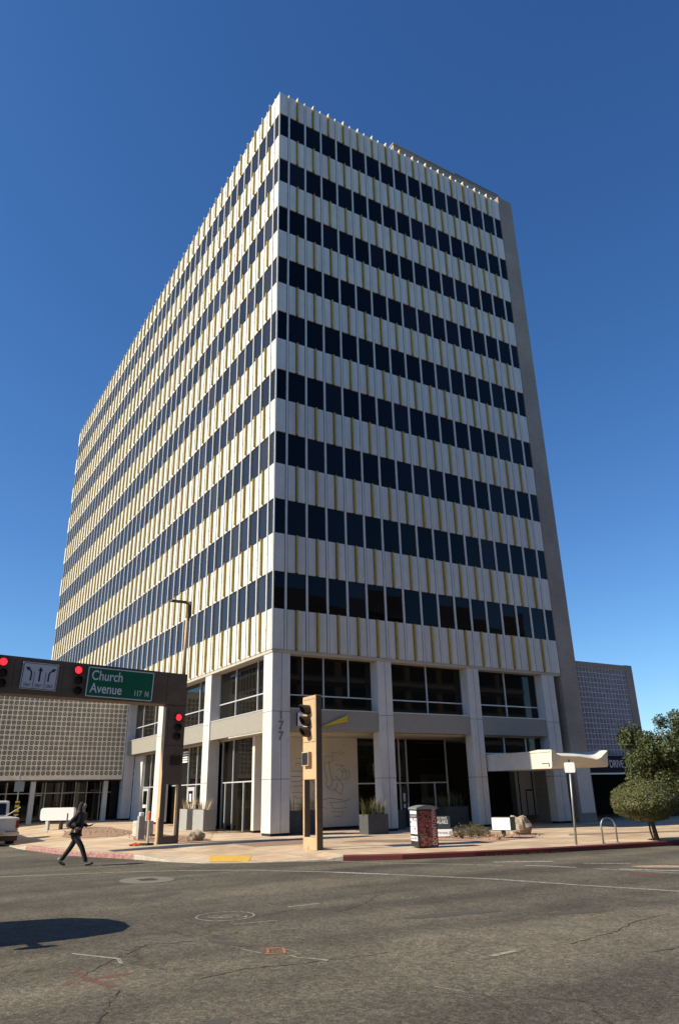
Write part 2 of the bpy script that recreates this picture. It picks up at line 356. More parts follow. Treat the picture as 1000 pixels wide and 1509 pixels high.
# ------------------------------------------------------------------ the tower
tower = empty('office_tower', (0,0,0), 'tall white office tower with dark window bands and gold fins', 'building')
b = MB(); b.box(.2, LR+.1, .2, LL-.2, 7.97, 42.6); b.build('structural_core', joint, tower)
b = MB(); b.box(-.012, .05, -.012, .05, BOT+.03, TOP+.02); b.build('corner_post', white_metal, tower)
rows_sp = [(WT[0], TOP)] + [(WT[k+1], WB[k]) for k in range(8)] + [(BOT, WB[8])]   # spandrel rows, top first
def make_panel_bay(f, u0, u1, z0, z1, fin=True):
    g = .042
    a, c = u0 + .045 + g, u1 - .045 - g
    if fin:
        mid = (u0+u1)/2
        f.fb(a, mid-.078, -.1, 0, z0+.012, z1-.012); f.fb(mid+.078, c, -.1, 0, z0+.012, z1-.012)
    else: f.fb(a, c, -.1, 0, z0+.012, z1-.012)
def bays(side):
    n = NR if side == 'R' else NL; L_ = LR if side == 'R' else LL
    out = [((.0 if side == 'R' else .1) - .073, E_, False)]
    out += [(E_ + i*W, E_ + (i+1)*W, True) for i in range(n)]
    out.append((L_ - E_, L_ + .073, False))
    return out
# near bays become parts of their own; the remaining ones are one part each
count = {'window': 0, 'spandrel_panel': 0, 'gold_fin': 0}
rest = {}
protos = {}
def place(kind, side, key, make, u, z, near):
    """part copy sharing its mesh, or its shape added to the rest of its kind"""
    if near and count[kind] < 100:
        k = (kind, side, key)
        if k not in protos:
            f = Face(side); make(f, 0, 0)
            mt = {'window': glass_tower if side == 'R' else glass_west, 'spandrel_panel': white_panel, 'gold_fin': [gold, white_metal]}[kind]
            o = f.build(kind, mt, tower); protos[k] = o; o.location = f.shift(u, z)
        else: inst(protos[k], tower, Face(side).shift(u, z))
        count[kind] += 1
    else:
        f = rest.setdefault((kind, side), Face(side)); make(f, u, z)
def fin_shape(f, u, z, h, ext, cap):
    f.fb(u-.0275, u+.0275, -.1, .118, z+.05, z+h+(.0 if cap else ext))
    if cap: f.fb(u-.03, u+.03, -.1, .123, z+h+.001, z+h+ext, 1)  # white tip: sun glare painted onto the top-row gold fins
order = []
for side in 'RL':
    for r in range(10):
        for i, (u0, u1, fin) in enumerate(bays(side)):
            d = math.hypot((u0+u1)/2 * (1.0 if side == 'R' else 1.6) , (9-r)*3.7*1.1)
            order.append((d, side, r, i, u0, u1, fin))
order.sort()
for d, side, r, i, u0, u1, fin in order:
    z0, z1 = rows_sp[r]; w = u1-u0; h = z1-z0
    key = (round(w, 3), round(h, 3), fin)
    place('spandrel_panel', side, key, lambda f, u, z: make_panel_bay(f, u, u+w, z, z+h, fin), u0, z0, True)
    if fin:
        ext = .13 if r == 0 else -.01
        place('gold_fin', side, (round(h,3), r == 0), lambda f, u, z: fin_shape(f, u, z, h, ext, r == 0), (u0+u1)/2, z0, True)
for d, side, r, i, u0, u1, fin in order:
    if r >= 9: continue
    w = u1-u0
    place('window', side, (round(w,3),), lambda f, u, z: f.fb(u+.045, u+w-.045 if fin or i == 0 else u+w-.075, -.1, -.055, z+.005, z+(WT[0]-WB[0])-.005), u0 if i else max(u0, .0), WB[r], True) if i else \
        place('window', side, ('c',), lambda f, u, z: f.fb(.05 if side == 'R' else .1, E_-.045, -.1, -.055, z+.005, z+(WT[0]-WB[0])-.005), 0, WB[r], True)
for (kind, side), f in rest.items():
    nm = {'window': 'window', 'spandrel_panel': 'spandrel_panel', 'gold_fin': 'gold_fin'}[kind]
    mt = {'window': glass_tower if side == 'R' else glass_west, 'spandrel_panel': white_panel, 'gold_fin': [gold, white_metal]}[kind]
    tag(f.build(nm, mt, tower), kind='stuff')
for side in 'RL':
    n = NR if side == 'R' else NL
    f = Face(side); f.fb(-.043, .043, -.1, .022, BOT, TOP+.12)
    for k in range(10): f.fb(-.05, .05, 0, .04, BOT + .95 + 3.7*k, BOT + 1.0 + 3.7*k)
    p = f.build('mullion', white_metal, tower)
    for i in range(n+1):
        loc = f.shift(E_ + i*W, 0)
        if i == 0: p.location = loc
        else: inst(p, tower, loc)
b = MB(); b.box(.12, LR, .12, LL, 42.6, 42.8); b.build('roof', soffit_m, tower)
b = MB(); b.box(LR+.035, 19.77, 0, LL, 0, 43.55); b.build('brick_pier', brick, tower)
b = MB(); b.box(9.5, 19.74, .95, 13, 42.8, 44.83); b.box(9.45, 19.76, .9, 13.05, 44.83, 44.93)
ph = b.build('rooftop_parapet', brick, tower)
b = MB(); b.tube([(15.2, 1.0, 45.12), (19.6, 1.0, 45.12)], .03, 6)
for x in (15.25, 16.7, 18.15, 19.55): b.tube([(x, 1.0, 44.93), (x, 1.0, 45.12)], .025, 6)
b.build('roof_rail', dark_metal, tower)
# ---- soffit, ground storeys
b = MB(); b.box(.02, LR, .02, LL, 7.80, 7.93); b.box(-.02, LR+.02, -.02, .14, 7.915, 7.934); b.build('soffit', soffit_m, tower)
def column(x0, x1, y0, y1, base):
    c = MB(); c.box(x0, x1, y0, y1, base+.12, 7.80)
    o = c.build('column', concrete_white, tower, bevel=.015)
    g = MB()
    if y0 < 1: 
        xm = (x0+x1)/2 + .02; g.box(xm-.009, xm+.009, y0-.002, y0+.01, base+.12, 7.79)
        for z in (2.42, 5.22): g.box(x0+.01, x1-.01, y0-.003, y0+.01, z, z+.018)
    for z in (2.42, 5.22): g.box(x0-.003, x0+.01, y0+.01, y1-.01, z, z+.018)
    g.build('joint_line', recess, o)
    p = MB(); p.box(x0+.03, x1-.03, y0+.03, y1-.03, base-.4, base+.12); p.build('plinth', joint, o)
YC = .05
column(.05, .95, YC, .95, .2)
for x0, x1 in ((5.72, 6.55), (11.42, 12.2), (16.9, 17.85)): column(x0, x1, YC, .62, pz(x0, 0))
for y0, y1 in ((7.3, 8.15), (14.9, 15.8), (22.2, 23.1), (29.6, 30.5), (37, 37.9), (44.4, 45.3), (52.6, 53.5)): column(YC, .66, y0, y1, pz(0, y0))
def fascia(u0, u1, side):
    f = Face(side); f.fb(u0, u1, -.7, -.12, 4.47, 5.36); o = f.build('fascia_beam', exposed_agg, tower)
    g = Face(side); g.fb(u0, u1, -.7, -.10, 5.362, 5.40); g.build('ledge', frame_m, o)
def glazing(side, u0, u1, d, z0, z1, vs, hs, hv=(), mt=None, t=.055):
    """one storey-high pane with its bars: vs full-height bars, hs transoms, hv (u, zlo, zhi) short bars"""
    f = Face(side); f.fb(u0, u1, d-.03, d, z0, z1); o = f.build('storefront_window', mt or glass_store, tower)
    g = Face(side)
    for v in vs: g.fb(v-t/2, v+t/2, d+.002, d+.07, z0, z1)
    for h in hs: g.fb(u0, u1, d+.004, d+.065, h-t/2, h+t/2)
    for v, a, c in hv: g.fb(v-t/2, v+t/2, d+.003, d+.068, a, c)
    g.build('frame', frame_m, o)
    return o
cR = [(.05,.95), (5.72,6.55), (11.42,12.2), (16.9,17.85)]
cL = [(.05,.95), (7.3,8.15), (14.9,15.8), (22.2,23.1), (29.6,30.5), (37,37.9), (44.4,45.3), (52.6,53.5)]
for i in range(3):
    fascia(cR[i][1]+.003, cR[i+1][0]-.003 if i < 2 else 16.9-.003, 'R')
for i in range(7): fascia(cL[i][1]+.003, cL[i+1][0]-.003, 'L')
zt = 6.03
glazing('R', .95, 5.72, -.6, 5.405, 7.8, [.98, 2.97, 5.69], [zt, 5.43], [(1.85, zt, 7.8), (4.35, zt, 7.8)])
glazing('R', 6.55, 11.42, -.6, 5.405, 7.8, [6.58, 9.05, 11.39], [zt, 5.43])
glazing('R', 12.2, 16.9, -.6, 5.405, 7.8, [12.23, 14.45, 16.87], [zt, 5.43])
glazing('L', .95, 7.3, -.6, 5.405, 7.8, [.98, 2.6, 5.15, 7.27], [6.22, 5.43])
glazing('L', 8.15, 14.9, -.6, 5.405, 7.8, [8.18, 10.15, 12.6, 14.87], [6.22, 5.43])
glazing('L', 15.8, 22.2, -.6, 5.405, 7.8, [15.83, 17.9, 20.4, 22.17], [6.22, 5.43])
# ceiling of the ground-floor recess, floor core behind the glazing
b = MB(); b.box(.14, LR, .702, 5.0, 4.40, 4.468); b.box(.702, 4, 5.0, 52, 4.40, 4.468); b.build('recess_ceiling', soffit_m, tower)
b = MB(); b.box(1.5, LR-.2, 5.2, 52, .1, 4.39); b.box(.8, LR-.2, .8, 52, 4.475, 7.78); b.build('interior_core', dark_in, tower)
# mural wall with incised relief
b = MB(); b.box(.7, 6.38, 3.1, 3.36, .33, 4.395); mw = b.build('mural_wall', plaster, tower)
b = MB(); b.box(.72, 6.36, 3.12, 3.34, 0, .33); b.build('plinth', joint, mw)
b = MB()
def M_(px, py): return (2.6 + (px-425)/102*3.8, 3.096, 4.37 - (py-1087)/134*4.1)
def stroke(pts, r=.010): b.tube([M_(*p) for p in pts], r, 5)
for s_ in ([(433,1118),(446,1118),(446,1126),(432,1126),(432,1131)], [(426,1137),(452,1137)], [(426,1145),(440,1145),(444,1150),(430,1153),(426,1152)],
           [(427,1160),(442,1158),(450,1165),(449,1170),(438,1168),(427,1168)], [(428,1174),(440,1177),(445,1172),(455,1178),(448,1186),(430,1184)],
           [(426,1190),(450,1190),(468,1191)], [(430,1196),(446,1202),(441,1208)],
           [(474,1116),(486,1113),(488,1121),(479,1126),(475,1122),(474,1132),(478,1150),(477,1155)], [(484,1108),(492,1110),(498,1107),(500,1112),(507,1108)],
           [(481,1122),(483,1140),(487,1152),(484,1160),(478,1163)], [(490,1128),(498,1128),(508,1137),(508,1148),(497,1150),(491,1145)], [(493,1136),(498,1133),(503,1140),(500,1146)],
           [(500,1137),(513,1137),(513,1149),(506,1150)], [(487,1150),(497,1151),(503,1160),(499,1172),(489,1165)], [(475,1155),(482,1165),(492,1164),(494,1155)],
           [(470,1180),(482,1177),(510,1182)], [(482,1184),(505,1183),(508,1192),(488,1193),(482,1184)], [(484,1197),(502,1198),(500,1204),(488,1204)], [(470,1190),(478,1193)],
           [(500,1129),(506,1129)], [(509,1178),(513,1180)], [(455,1150),(462,1160),(456,1172),(464,1180)], [(458,1128),(466,1126),(468,1140)]): stroke(s_)
b.build('relief_drawing', mat('relief_shadow', (.20,.18,.145), .9), mw)
# ground-floor glazing, south side
glazing('R', 6.38, 12.1, -3.15, .15, 4.39, [8.95, 9.42, 12.07], [2.24], [(11.19, .15, 2.24)])
b = MB(); b.box(9.0, 9.36, 3.06, 3.09, .2, 2.1); dr = b.build('door', dark_frame, tower)
g = MB(); g.box(9.08, 9.2, 3.045, 3.058, 1.35, 1.75); g.box(9.08, 9.2, 3.045, 3.058, 1.05, 1.25); g.build('notice', lit_white, dr)
g = MB(); g.tube([(9.32,3.03,.9),(9.32,3.03,1.3)], .015, 6); g.build('handle', frame_m, dr)
glazing('R', 12.2, 16.9, -.62, 3.55, 4.38, [12.3, 14.02, 15.6, 16.8], [3.58])
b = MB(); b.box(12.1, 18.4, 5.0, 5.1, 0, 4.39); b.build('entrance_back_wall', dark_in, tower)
b = MB(); b.box(17.0, 19.7, 3.0, 3.12, .45, 4.39); ew = b.build('entrance_panel_wall', plaster, tower)
b = MB()
for x in (17.1, 18.15, 18.6, 19.3): b.box(x, x+.07, 2.97, 2.998, .45, 4.38)
for x0, x1 in ((17.6, 18.15), (18.67, 18.95)): b.box(x0, x1, 2.975, 2.997, 1.72, 1.80); b.box(x0, x0+.06, 2.975, 2.997, .46, 1.72)
b.build('black_trim', dark_frame, ew)
b = MB(); b.box(18.6, 19.68, -.03, -.002, .55, 2.95); b.build('pier_cladding', plaster, tower)
# ground-floor glazing, west side
glazing('L', 3.36, 7.35, -.9, .25, 4.39, [3.4, 5.9, 7.3], [2.42], [(4.6, .25, 2.42), (6.8, .25, 2.42)])
glazing('L', 8.1, 14.95, -.9, .25, 4.39, [8.2, 9.6, 10.85, 12.2, 14.0], [2.42])
b = MB(); b.box(.80, .84, 10.95, 12.05, .28, 2.3); dr = b.build('door', frame_m, tower)
g = MB(); g.box(.785, .798, 11.2, 11.82, .45, 2.1); g.build('pane', glass_store, dr)
g = MB(); g.box(.77, .783, 11.32, 11.62, 1.55, 1.95); g.box(.77, .783, 11.3, 11.7, 1.2, 1.42); g.build('notice', lit_white, dr)
b = MB()
for k in range(5): b.box(.79, .86, 12.3, 13.6, 3.62+k*.13, 3.70+k*.13)
b.build('louvre', lit_white, tower)
glazing('L', 15.75, 20.4, -.9, .25, 4.39, [15.9, 17.4, 19.0, 20.35], [2.42])
b = MB(); b.box(.80, .84, 19.1, 20.25, .28, 2.35); dr = b.build('door', frame_m, tower)
g = MB(); g.box(.785, .798, 19.3, 20.05, .5, 1.2); g.box(.785, .798, 19.3, 20.05, 1.4, 2.2); g.build('pane', glass_store, dr)
g = MB(); g.box(.77, .783, 19.5, 19.85, 1.2, 1.38); g.build('handle', lit_white, dr)
b = MB(); b.box(.7, .95, 20.4, 22.2, .2, 4.39)
for k in range(22): b.ellipsoid((.69, 21.9+random.uniform(-.15,.2), .5+k*.15), (.05,.16,.09), 7, 5)
b.build('west_wall_panel', concrete_white, tower)
# far west bays
for i in range(3, 7): glazing('L', cL[i][1], cL[i+1][0], -.6, 5.405, 7.8, [cL[i][1]+2.4, cL[i][1]+4.6], [6.22, 5.43])
# numerals on the corner column
text('1\n7\n7', .50, (.50, YC-.012, 4.62), FACE_S, mat('grey_numerals', (.20,.19,.18), .6), tower, ext=.012, sx=1.0, name='street_number', space=.88, off=.012)
# logo on the fascia
b = MB(); b.box(1.33, 2.5, .03, .118, 4.63, 5.2); lg = b.build('logo_box', lit_white, tower)
g = MB(); g.box(1.31, 1.328, .028, .12, 4.63, 5.2); g.build('side', black_m, lg)
g = MB()
for z in (4.78, 5.0): g.box(1.58, 1.70, .018, .028, z-.05, z+.05)
g.box(1.70, 1.78, .018, .028, 4.72, 5.06); g.build('emblem', black_m, lg)
b = MB(); b.prism([(2.55, 4.63), (3.94, 4.87), (3.94, 5.17)], .02, .118, 'y'); b.build('yellow_wedge', yellow_m, tower)

# ------------------------------------------------------------------ patterned screen wings
def screen(mb, x0, nx, z0, nz, c, y, t=.10, bw=.038):
    for i in range(nx+1): mb.box(x0+i*c-bw, x0+i*c+bw, y, y+t, z0, z0+nz*c)
    for j in range(nz+1): mb.box(x0, x0+nx*c, y+.004, y+t+.004, z0+j*c-bw, z0+j*c+bw)
    q = 10
    for i in range(nx):
        for j in range(nz):
            cx, cz = x0+(i+.5)*c, z0+(j+.5)*c
            ro, ri = c*.185, c*.13
            vo = []
            for k in range(q):
                a = 2*math.pi*k/q
                for rr, yy in ((ro, y+.01), (ri, y+.01), (ri, y+t-.01), (ro, y+t-.01)): vo.append((cx+rr*math.cos(a), yy, cz+rr*math.sin(a)))
            fs = []
            for k in range(q):
                k2 = (k+1) % q
                for e in range(4): fs.append((k*4+e, k2*4+e, k2*4+(e+1) % 4, k*4+(e+1) % 4))
            mb.add(vo, fs)
            for sx, sz in ((1,1),(1,-1),(-1,1),(-1,-1)):
                d = Vector((sx, 0, sz)).normalized(); n = Vector((d.z, 0, -d.x)); a = d*ro*.96; e = d*(c*.64)
                p = Vector((cx, 0, cz)); hw = .008
                mb.prism([((p+a+n*hw).x, (p+a+n*hw).z), ((p+e+n*hw).x, (p+e+n*hw).z), ((p+e-n*hw).x, (p+e-n*hw).z), ((p+a-n*hw).x, (p+a-n*hw).z)], y+.012, y+t-.012)
wing = empty('screen_block_wing', (-8,23,.4), 'low beige wing with a pierced screen block upper wall over glazed shopfront', 'building')
o = (-8,23,.4)
c = .306
m = MB(); screen(m, -.02-46*c, 46, 3.22, 17, c, 22.4); m.build('block_screen', screen_m, wing, o, fix=False)
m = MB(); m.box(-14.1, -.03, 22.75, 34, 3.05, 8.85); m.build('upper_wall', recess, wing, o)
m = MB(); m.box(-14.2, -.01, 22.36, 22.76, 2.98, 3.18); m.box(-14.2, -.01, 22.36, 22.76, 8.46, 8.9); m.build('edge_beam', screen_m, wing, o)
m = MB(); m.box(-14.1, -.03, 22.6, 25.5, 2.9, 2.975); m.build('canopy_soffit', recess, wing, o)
for x in (-5.5, -.95, -10.3, -13.8):
    m = MB(); m.box(x-.14, x+.14, 22.7, 23.0, .3, 2.97); m.build('column', concrete_white, wing, o)
m = MB(); m.box(-14, .05, 25.2, 25.24, .3, 2.9); g = m.build('shop_window', glass_store, wing, o)
m = MB()
for x in (-13,-11.6,-10.2,-8.8,-7.5,-6.7,-5.1,-4.3,-3.2,-2.35,-1.6,-.7): m.box(x-.03, x+.03, 25.13, 25.197, .3, 2.9)
m.box(-14, .05, 25.14, 25.196, 2.18, 2.24); m.box(-4.9,-4.5,25.12,25.196,2.05,2.13); m.build('frame', frame_m, g, o)
m = MB(); m.box(-14, .05, 25.3, 33, .2, 2.88); m.build('shop_interior', dark_in, wing, o)

rw = empty('drive_through_wing', (22,2,.1), 'grey pierced screen wing above a dark drive-through opening', 'building')
o = (22,2,.1)
m = MB(); screen(m, 19.95, 20, 3.62, 17, .305, 1.55); m.build('block_screen', screen_cool, rw, o, fix=False)
m = MB(); m.box(19.8, 26.3, 1.9, 14, 3.55, 9.1); m.build('upper_wall', recess, rw, o)
m = MB(); m.box(26.10, 26.78, 1.5, 14.1, 3.0, 9.15); m.box(19.8, 26.097, 1.5, 1.9, 8.83, 9.12); m.build('end_pier', brick, rw, o)
m = MB(); m.box(19.78, 34, 1.1, 1.5, 2.62, 3.55); fb = m.build('sign_fascia', void_m, rw, o)
text('DRIVE THRU', .58, (24.05, 1.09, 3.08), FACE_S, mat('pinkish_letters', (.62,.56,.58), .6), fb, o, sx=.80, off=.01)
m = MB(); m.box(20.1, 24.5, 1.02, 1.09, 2.52, 2.60); m.build('fascia_trim', frame_m, rw, o)
m = MB(); m.box(19.8, 36, 6.5, 6.7, -.1, 3.5); m.box(25.8, 36, 1.6, 6.5, 3.0, 3.5); m.build('opening_back_wall', void_m, rw, o)
m = MB()
for k in range(7): m.box(22.2+k*.42, 22.5+k*.42, 5.5, 5.56, 1.95, 2.02)
m.build('bay_lights', sign_grey, rw, o)
m = MB(); m.box(27.6, 36, 1.62, 1.9, -.1, 3.0); m.box(30, 31.5, 1.57, 1.6, 0, 2.2); m.build('side_wall', recess, rw, o)

# ------------------------------------------------------------------ wavy entrance canopy
can = empty('entrance_canopy', (14.2,-2,2.6), 'pale stucco entrance canopy with scooped top and flared end', 'canopy')
o = (14.2,-2,2.6)
X0, X1, YF, YB = 12.3, 16.15, -4.3, .55
def ztop(t):
    pts = [(0,3.47),(.05,3.42),(.10,3.27),(.16,3.22),(.5,3.20),(.62,3.14),(.78,3.07),(.86,3.15),(.94,3.34),(1,3.47)]
    for (a, za), (b2, zb) in zip(pts, pts[1:]):
        if t <= b2: return za + (zb-za)*(t-a)/(b2-a)
    return 3.47
NX = 40; vs = []; fs = []
for i in range(NX+1):
    t = i/NX; x = X0 + (X1-X0)*t; sag = .05*math.sin(math.pi*t)
    lean = .10*math.sin(math.pi*t)
    lo = .06*t*t
    prof = [(YB, 2.70), (YF+.9, 2.69+lo), (YF+.12+5*lean, 2.68+lo), (YF+.05+3.4*lean, 2.77+lo), (YF+.02+1.3*lean, (2.74+ztop(t))/2+lo), (YF-.02, ztop(t)), (YF+.03, ztop(t)+.03), (YF+.8, max(ztop(t)+.06, 3.38)), (YF+1.5, 3.47), (YB, 3.50)]
    vs += [(x, y, z) for y, z in prof]
n = 10
for i in range(NX):
    for k in range(n): fs.append((i*n+k, (i+1)*n+k, (i+1)*n+(k+1) % n, i*n+(k+1) % n))
fs += [tuple(range(n)), tuple(NX*n+k for k in range(n-1,-1,-1))]
m = MB(); m.add(vs, fs); m.build('shell', canopy_m, can, o)
m = MB(); m.box(X0-.025, X0-.002, YF+.1, YB-.1, 3.40, 3.475); m.build('edge_flashing', canopy_m, can, o)
m = MB(); m.box(X0-.012, X0-.004, -4.1, -3.65, 2.9, 2.93); m.box(X0-.012, X0-.004, -4.1, -4.06, 2.75, 2.9); m.build('patch_mark', recess, can, o)

# ------------------------------------------------------------------ ground
m = MB(); m.sheet([(-400,-400),(400,-400),(400,400),(-400,400)], 0); tag(m.build('road', asphalt), kind='structure')
# kerb line: (x, y, height, material) street side at road level
K = [(-8.9,90,.15,'g'),(-8.9,12.5,.15,'g'),(-8.9,11.6,.03,'g'),(-8.85,5.0,.03,'g'),(-8.75,3.85,.15,'r'),(-8.5,2.1,.15,'r'),(-8.1,-.6,.15,'r'),(-7.78,-1.75,.15,'r'),(-7.05,-3.65,.15,'r'),(-6.85,-4.2,.14,'g'),
     (-6.3,-6.1,.035,'g'),(-5.7,-7.35,.02,'g'),(-4.45,-8.35,.02,'g'),(-3.75,-8.75,.03,'g'),(-2.75,-9.35,.06,'g'),(-2.35,-9.62,.15,'d'),(-.9,-10.55,.15,'d'),(1.19,-11.3,.15,'d'),(3.4,-11.87,.15,'d'),(5.9,-12.35,.15,'d'),(8.7,-12.8,.15,'d'),(14,-13.4,.15,'d'),(22,-13.9,.15,'d'),(90,-14.2,.15,'d')]
def dens(K, step=.6):
    out = []
    for a, b2 in zip(K, K[1:]):
        L_ = math.hypot(b2[0]-a[0], b2[1]-a[1]); nn = max(1, min(12, int(L_/step)))
        for i in range(nn): 
            t = i/nn; out.append((a[0]+(b2[0]-a[0])*t, a[1]+(b2[1]-a[1])*t, a[2]+(b2[2]-a[2])*t, a[3]))
    out.append(K[-1]); return out
KD = dens(K)
def nrm(i):
    a = KD[max(0,i-1)]; c_ = KD[min(len(KD)-1,i+1)]; t = Vector((c_[0]-a[0], c_[1]-a[1])).normalized()
    return Vector((-t.y, t.x))
IN = []
kb = {'g': MB(), 'r': MB(), 'd': MB()}
prof = []
for i, k in enumerate(KD):
    nn = nrm(i); p = Vector((k[0], k[1])); q = p + nn*.16; IN.append((q.x, q.y, k[2]))
    e = p + nn*.025
    prof.append([(p.x,p.y,-.03),(p.x,p.y,k[2]*.8),(e.x,e.y,k[2]),(q.x,q.y,k[2]),(q.x,q.y,-.03)])
for i in range(len(KD)-1):
    kb[KD[i][3]].add(prof[i]+prof[i+1], [(j, j+1, j+6, j+5) for j in range(4)])
for k, nm, mt in (('g','kerb',kerb_grey),('r','red_kerb',kerb_red),('d','red_kerb',kerb_shaded)):
    tag(kb[k].build(nm, mt, fix=False), kind='structure')
m = MB(); prev = None
for x, y, h in IN:
    if y > 3.9 and x < -8: ax, ay = 30, y
    elif x > -2.4 and y < -9: ax, ay = max(x, 2), 30
    else:
        t = (3.9 - y)/14; ax, ay = 30 - 28*min(1, t*1.0), 3.9 + 26*min(1, t)
    row = []
    for t in (0, .02, .05, .1, .2, .35, .6, 1):
        X, Y = x+(ax-x)*t, y+(ay-y)*t; D = math.hypot(X-x, Y-y); s_ = min(1, D/4)
        row.append((X, Y, (h-.002)*(1-s_) + pz(X, Y)*s_))
    if prev: m.add(prev+row, [(j, j+8, j+9, j+1) for j in range(7)])
    prev = row
tag(m.build('pavement', paving), kind='structure')
from mathutils.bvhtree import BVHTree
PV = [Vector(v) for v in m.v]; BV = BVHTree.FromPolygons(PV, m.f)
def gz(x, y):
    h = BV.ray_cast(Vector((x, y, 5)), Vector((0,0,-1)))
    return h[0].z if h[0] is not None else 0.0
# raised sheets that follow the pavement
def drape(name, pts, mt, dz=.005, kind='structure', jit=.12, sub=5):
    P = []
    n_ = len(pts)
    for i in range(n_):
        a, b2 = pts[i], pts[(i+1) % n_]
        for k in range(sub):
            t = k/sub; P.append((a[0]+(b2[0]-a[0])*t+random.uniform(-jit,jit), a[1]+(b2[1]-a[1])*t+random.uniform(-jit,jit)))
    cx = sum(p[0] for p in P)/len(P); cy = sum(p[1] for p in P)/len(P)
    mm = MB(); rings = []
    for s_ in (1, .8, .55, .3): rings.append([(cx+(p[0]-cx)*s_, cy+(p[1]-cy)*s_) for p in P])
    N_ = len(P); V = [(x, y, gz(x, y)+dz) for r_ in rings for x, y in r_] + [(cx, cy, gz(cx, cy)+dz)]
    F = []
    for r_ in range(3):
        for i in range(N_): F.append((r_*N_+i, r_*N_+(i+1) % N_, (r_+1)*N_+(i+1) % N_, (r_+1)*N_+i))
    for i in range(N_): F.append((3*N_+i, 3*N_+(i+1) % N_, 4*N_))
    mm.add(V, F); return tag(mm.build(name, mt, fix=False), kind=kind)
drape('gravel_bed', [(-5.4,12.2),(-3.9,14.5),(-2.9,13.5),(-3.3,7.2),(-5.0,4.9),(-6.2,6.3),(-6.3,8.7)], gravel_m, .012)
drape('gravel_bed', [(-4.5,4.3),(-3.0,5.5),(-2.4,2.5),(-2.6,-.5),(-3.6,-.4),(-5.0,1.4)], gravel_m, .012)
drape('gravel_bed', [(5.6,-2.9),(8.3,-3.3),(9.2,-5.9),(6.6,-8.3),(3.9,-8.7),(3.2,-6.6)], gravel_pink, .012)
drape('paver_band', [(-2.9,-3.0),(-1.2,-1.6),(.4,-2.4),(-.9,-5.2),(-3.0,-5.0)], paver_red, .006, jit=.02)
drape('paver_band', [(1.5,-6.5),(3.0,-7.2),(3.4,-6.0),(1.6,-4.6),(.3,-5.2)], paver_red, .006, jit=.02)
drape('paver_band', [(8.8,-8.0),(16,-10.2),(16.3,-9.4),(9.6,-7.2)], paver_red, .006, jit=.02)
drape('yellow_ramp_plate', [(-5.02,-6.05),(-4.05,-7.05),(-4.62,-8.02),(-5.5,-7.25)], yellow_tile, .009, jit=0)
# loose stones in the beds
m = MB()
for (cx, cy, sx, sy, n_) in ((-4.6,8.5,1.2,3.5,90),(-3.5,2,.9,2.4,70),(6.2,-5.7,2.2,2.0,130)):
    for k in range(n_):
        x, y = random.gauss(cx, sx*.5), random.gauss(cy, sy*.5); r = random.uniform(.015,.05)
        m.ellipsoid((x, y, gz(x,y)+r*.5), (r*1.2, r, r*.8), 6, 4, wob=.3, seed=k)
tag(m.build('gravel_stones', rock_m, smooth=True), kind='stuff')
def wig(pts, amp=.03, sub=6):
    out = []
    for a, b2 in zip(pts, pts[1:]):
        for k in range(sub):
            t = k/sub; out.append((a[0]+(b2[0]-a[0])*t+random.uniform(-amp,amp), a[1]+(b2[1]-a[1])*t+random.uniform(-amp,amp)))
    return out + [pts[-1]]
# road markings
m = MB()
L1 = [(-13.2,-6.55),(-12.09,-6.85),(-11.17,-7.14),(-8.51,-8.1),(-6.9,-9.0),(-5.53,-10.2),(-4.18,-12.24),(-3.52,-13.53),(-2.37,-15.98),(-1.83,-18.0),(-1.25,-19.78),(-.9,-20.9)]
m.line(L1, .13, .004, jit=.12); m.line([(-2.46,-9.75),(-1.79,-11.2),(-.73,-12.75),(-.11,-13.84)], .10, .004, jit=.2)
m.line([(.9,-16.0),(1.3,-17.5),(1.82,-19.5)], .10, .004, jit=.2)
tag(m.build('crossing_line', road_white, fix=False), kind='structure')
m = MB()
m.line([(.35,-13.0),(.9,-13.35),(1.62,-13.96)], .16, .005, jit=.3); m.line([(.3,-14.2),(.57,-14.77),(.8,-15.49)], .14, .005, jit=.3)
m.line([(1.19,-16.45),(1.82,-17.61),(2.08,-18.29)], .14, .005, jit=.3); m.line([(1.7,-14.9),(2.52,-15.71)], .12, .005, jit=.3); m.line([(-4.2,-12.25),(-3.5,-13.6)], .16, .006, jit=.3)
tag(m.build('lane_marking', road_white2, fix=False), kind='structure')
m = MB()
def ring(mb, c_, r, w, z, n_=28):
    P = [(c_[0]+r*math.cos(2*math.pi*k/n_), c_[1]+r*math.sin(2*math.pi*k/n_)) for k in range(n_+1)]
    mb.line(P, w, z, jit=.3)
ring(m, (-9.13,-17.0), .47, .022, .004)
for L_ in ([(-9.36,-16.83),(-9.22,-16.98),(-9.02,-16.97),(-8.92,-17.1)], [(-9.42,-16.95),(-9.32,-17.12),(-9.22,-17.08)], [(-9.26,-17.12),(-9.18,-17.24),(-9.07,-17.18),(-9.14,-17.06)], [(-9.03,-17.22),(-8.93,-17.32),(-8.84,-17.22)]): m.line(L_, .035, .005, jit=.3)
tag(m.build('chalk_marking', road_white2, fix=False), kind='structure')
m = MB()
m.line([(-9.35,-17.86),(-9.0,-17.9),(-8.66,-17.94)], .035, .004, jit=.5); m.line([(-9.17,-18.68),(-8.98,-18.72),(-8.78,-18.77)], .03, .004, jit=.5); m.line([(-7.84,-16.76),(-7.5,-16.77),(-7.22,-16.75)], .06, .004, jit=.5)
m.line([(-7.84,-21.94),(-7.62,-21.9),(-7.4,-21.89)], .07, .004, jit=.5); m.line([(-9.27,-22.67),(-9.15,-23.06)], .02, .004, jit=.5); m.line([(-9.73,-20.42),(-9.71,-20.6),(-9.6,-20.75),(-9.5,-20.95)], .045, .004, jit=.6)
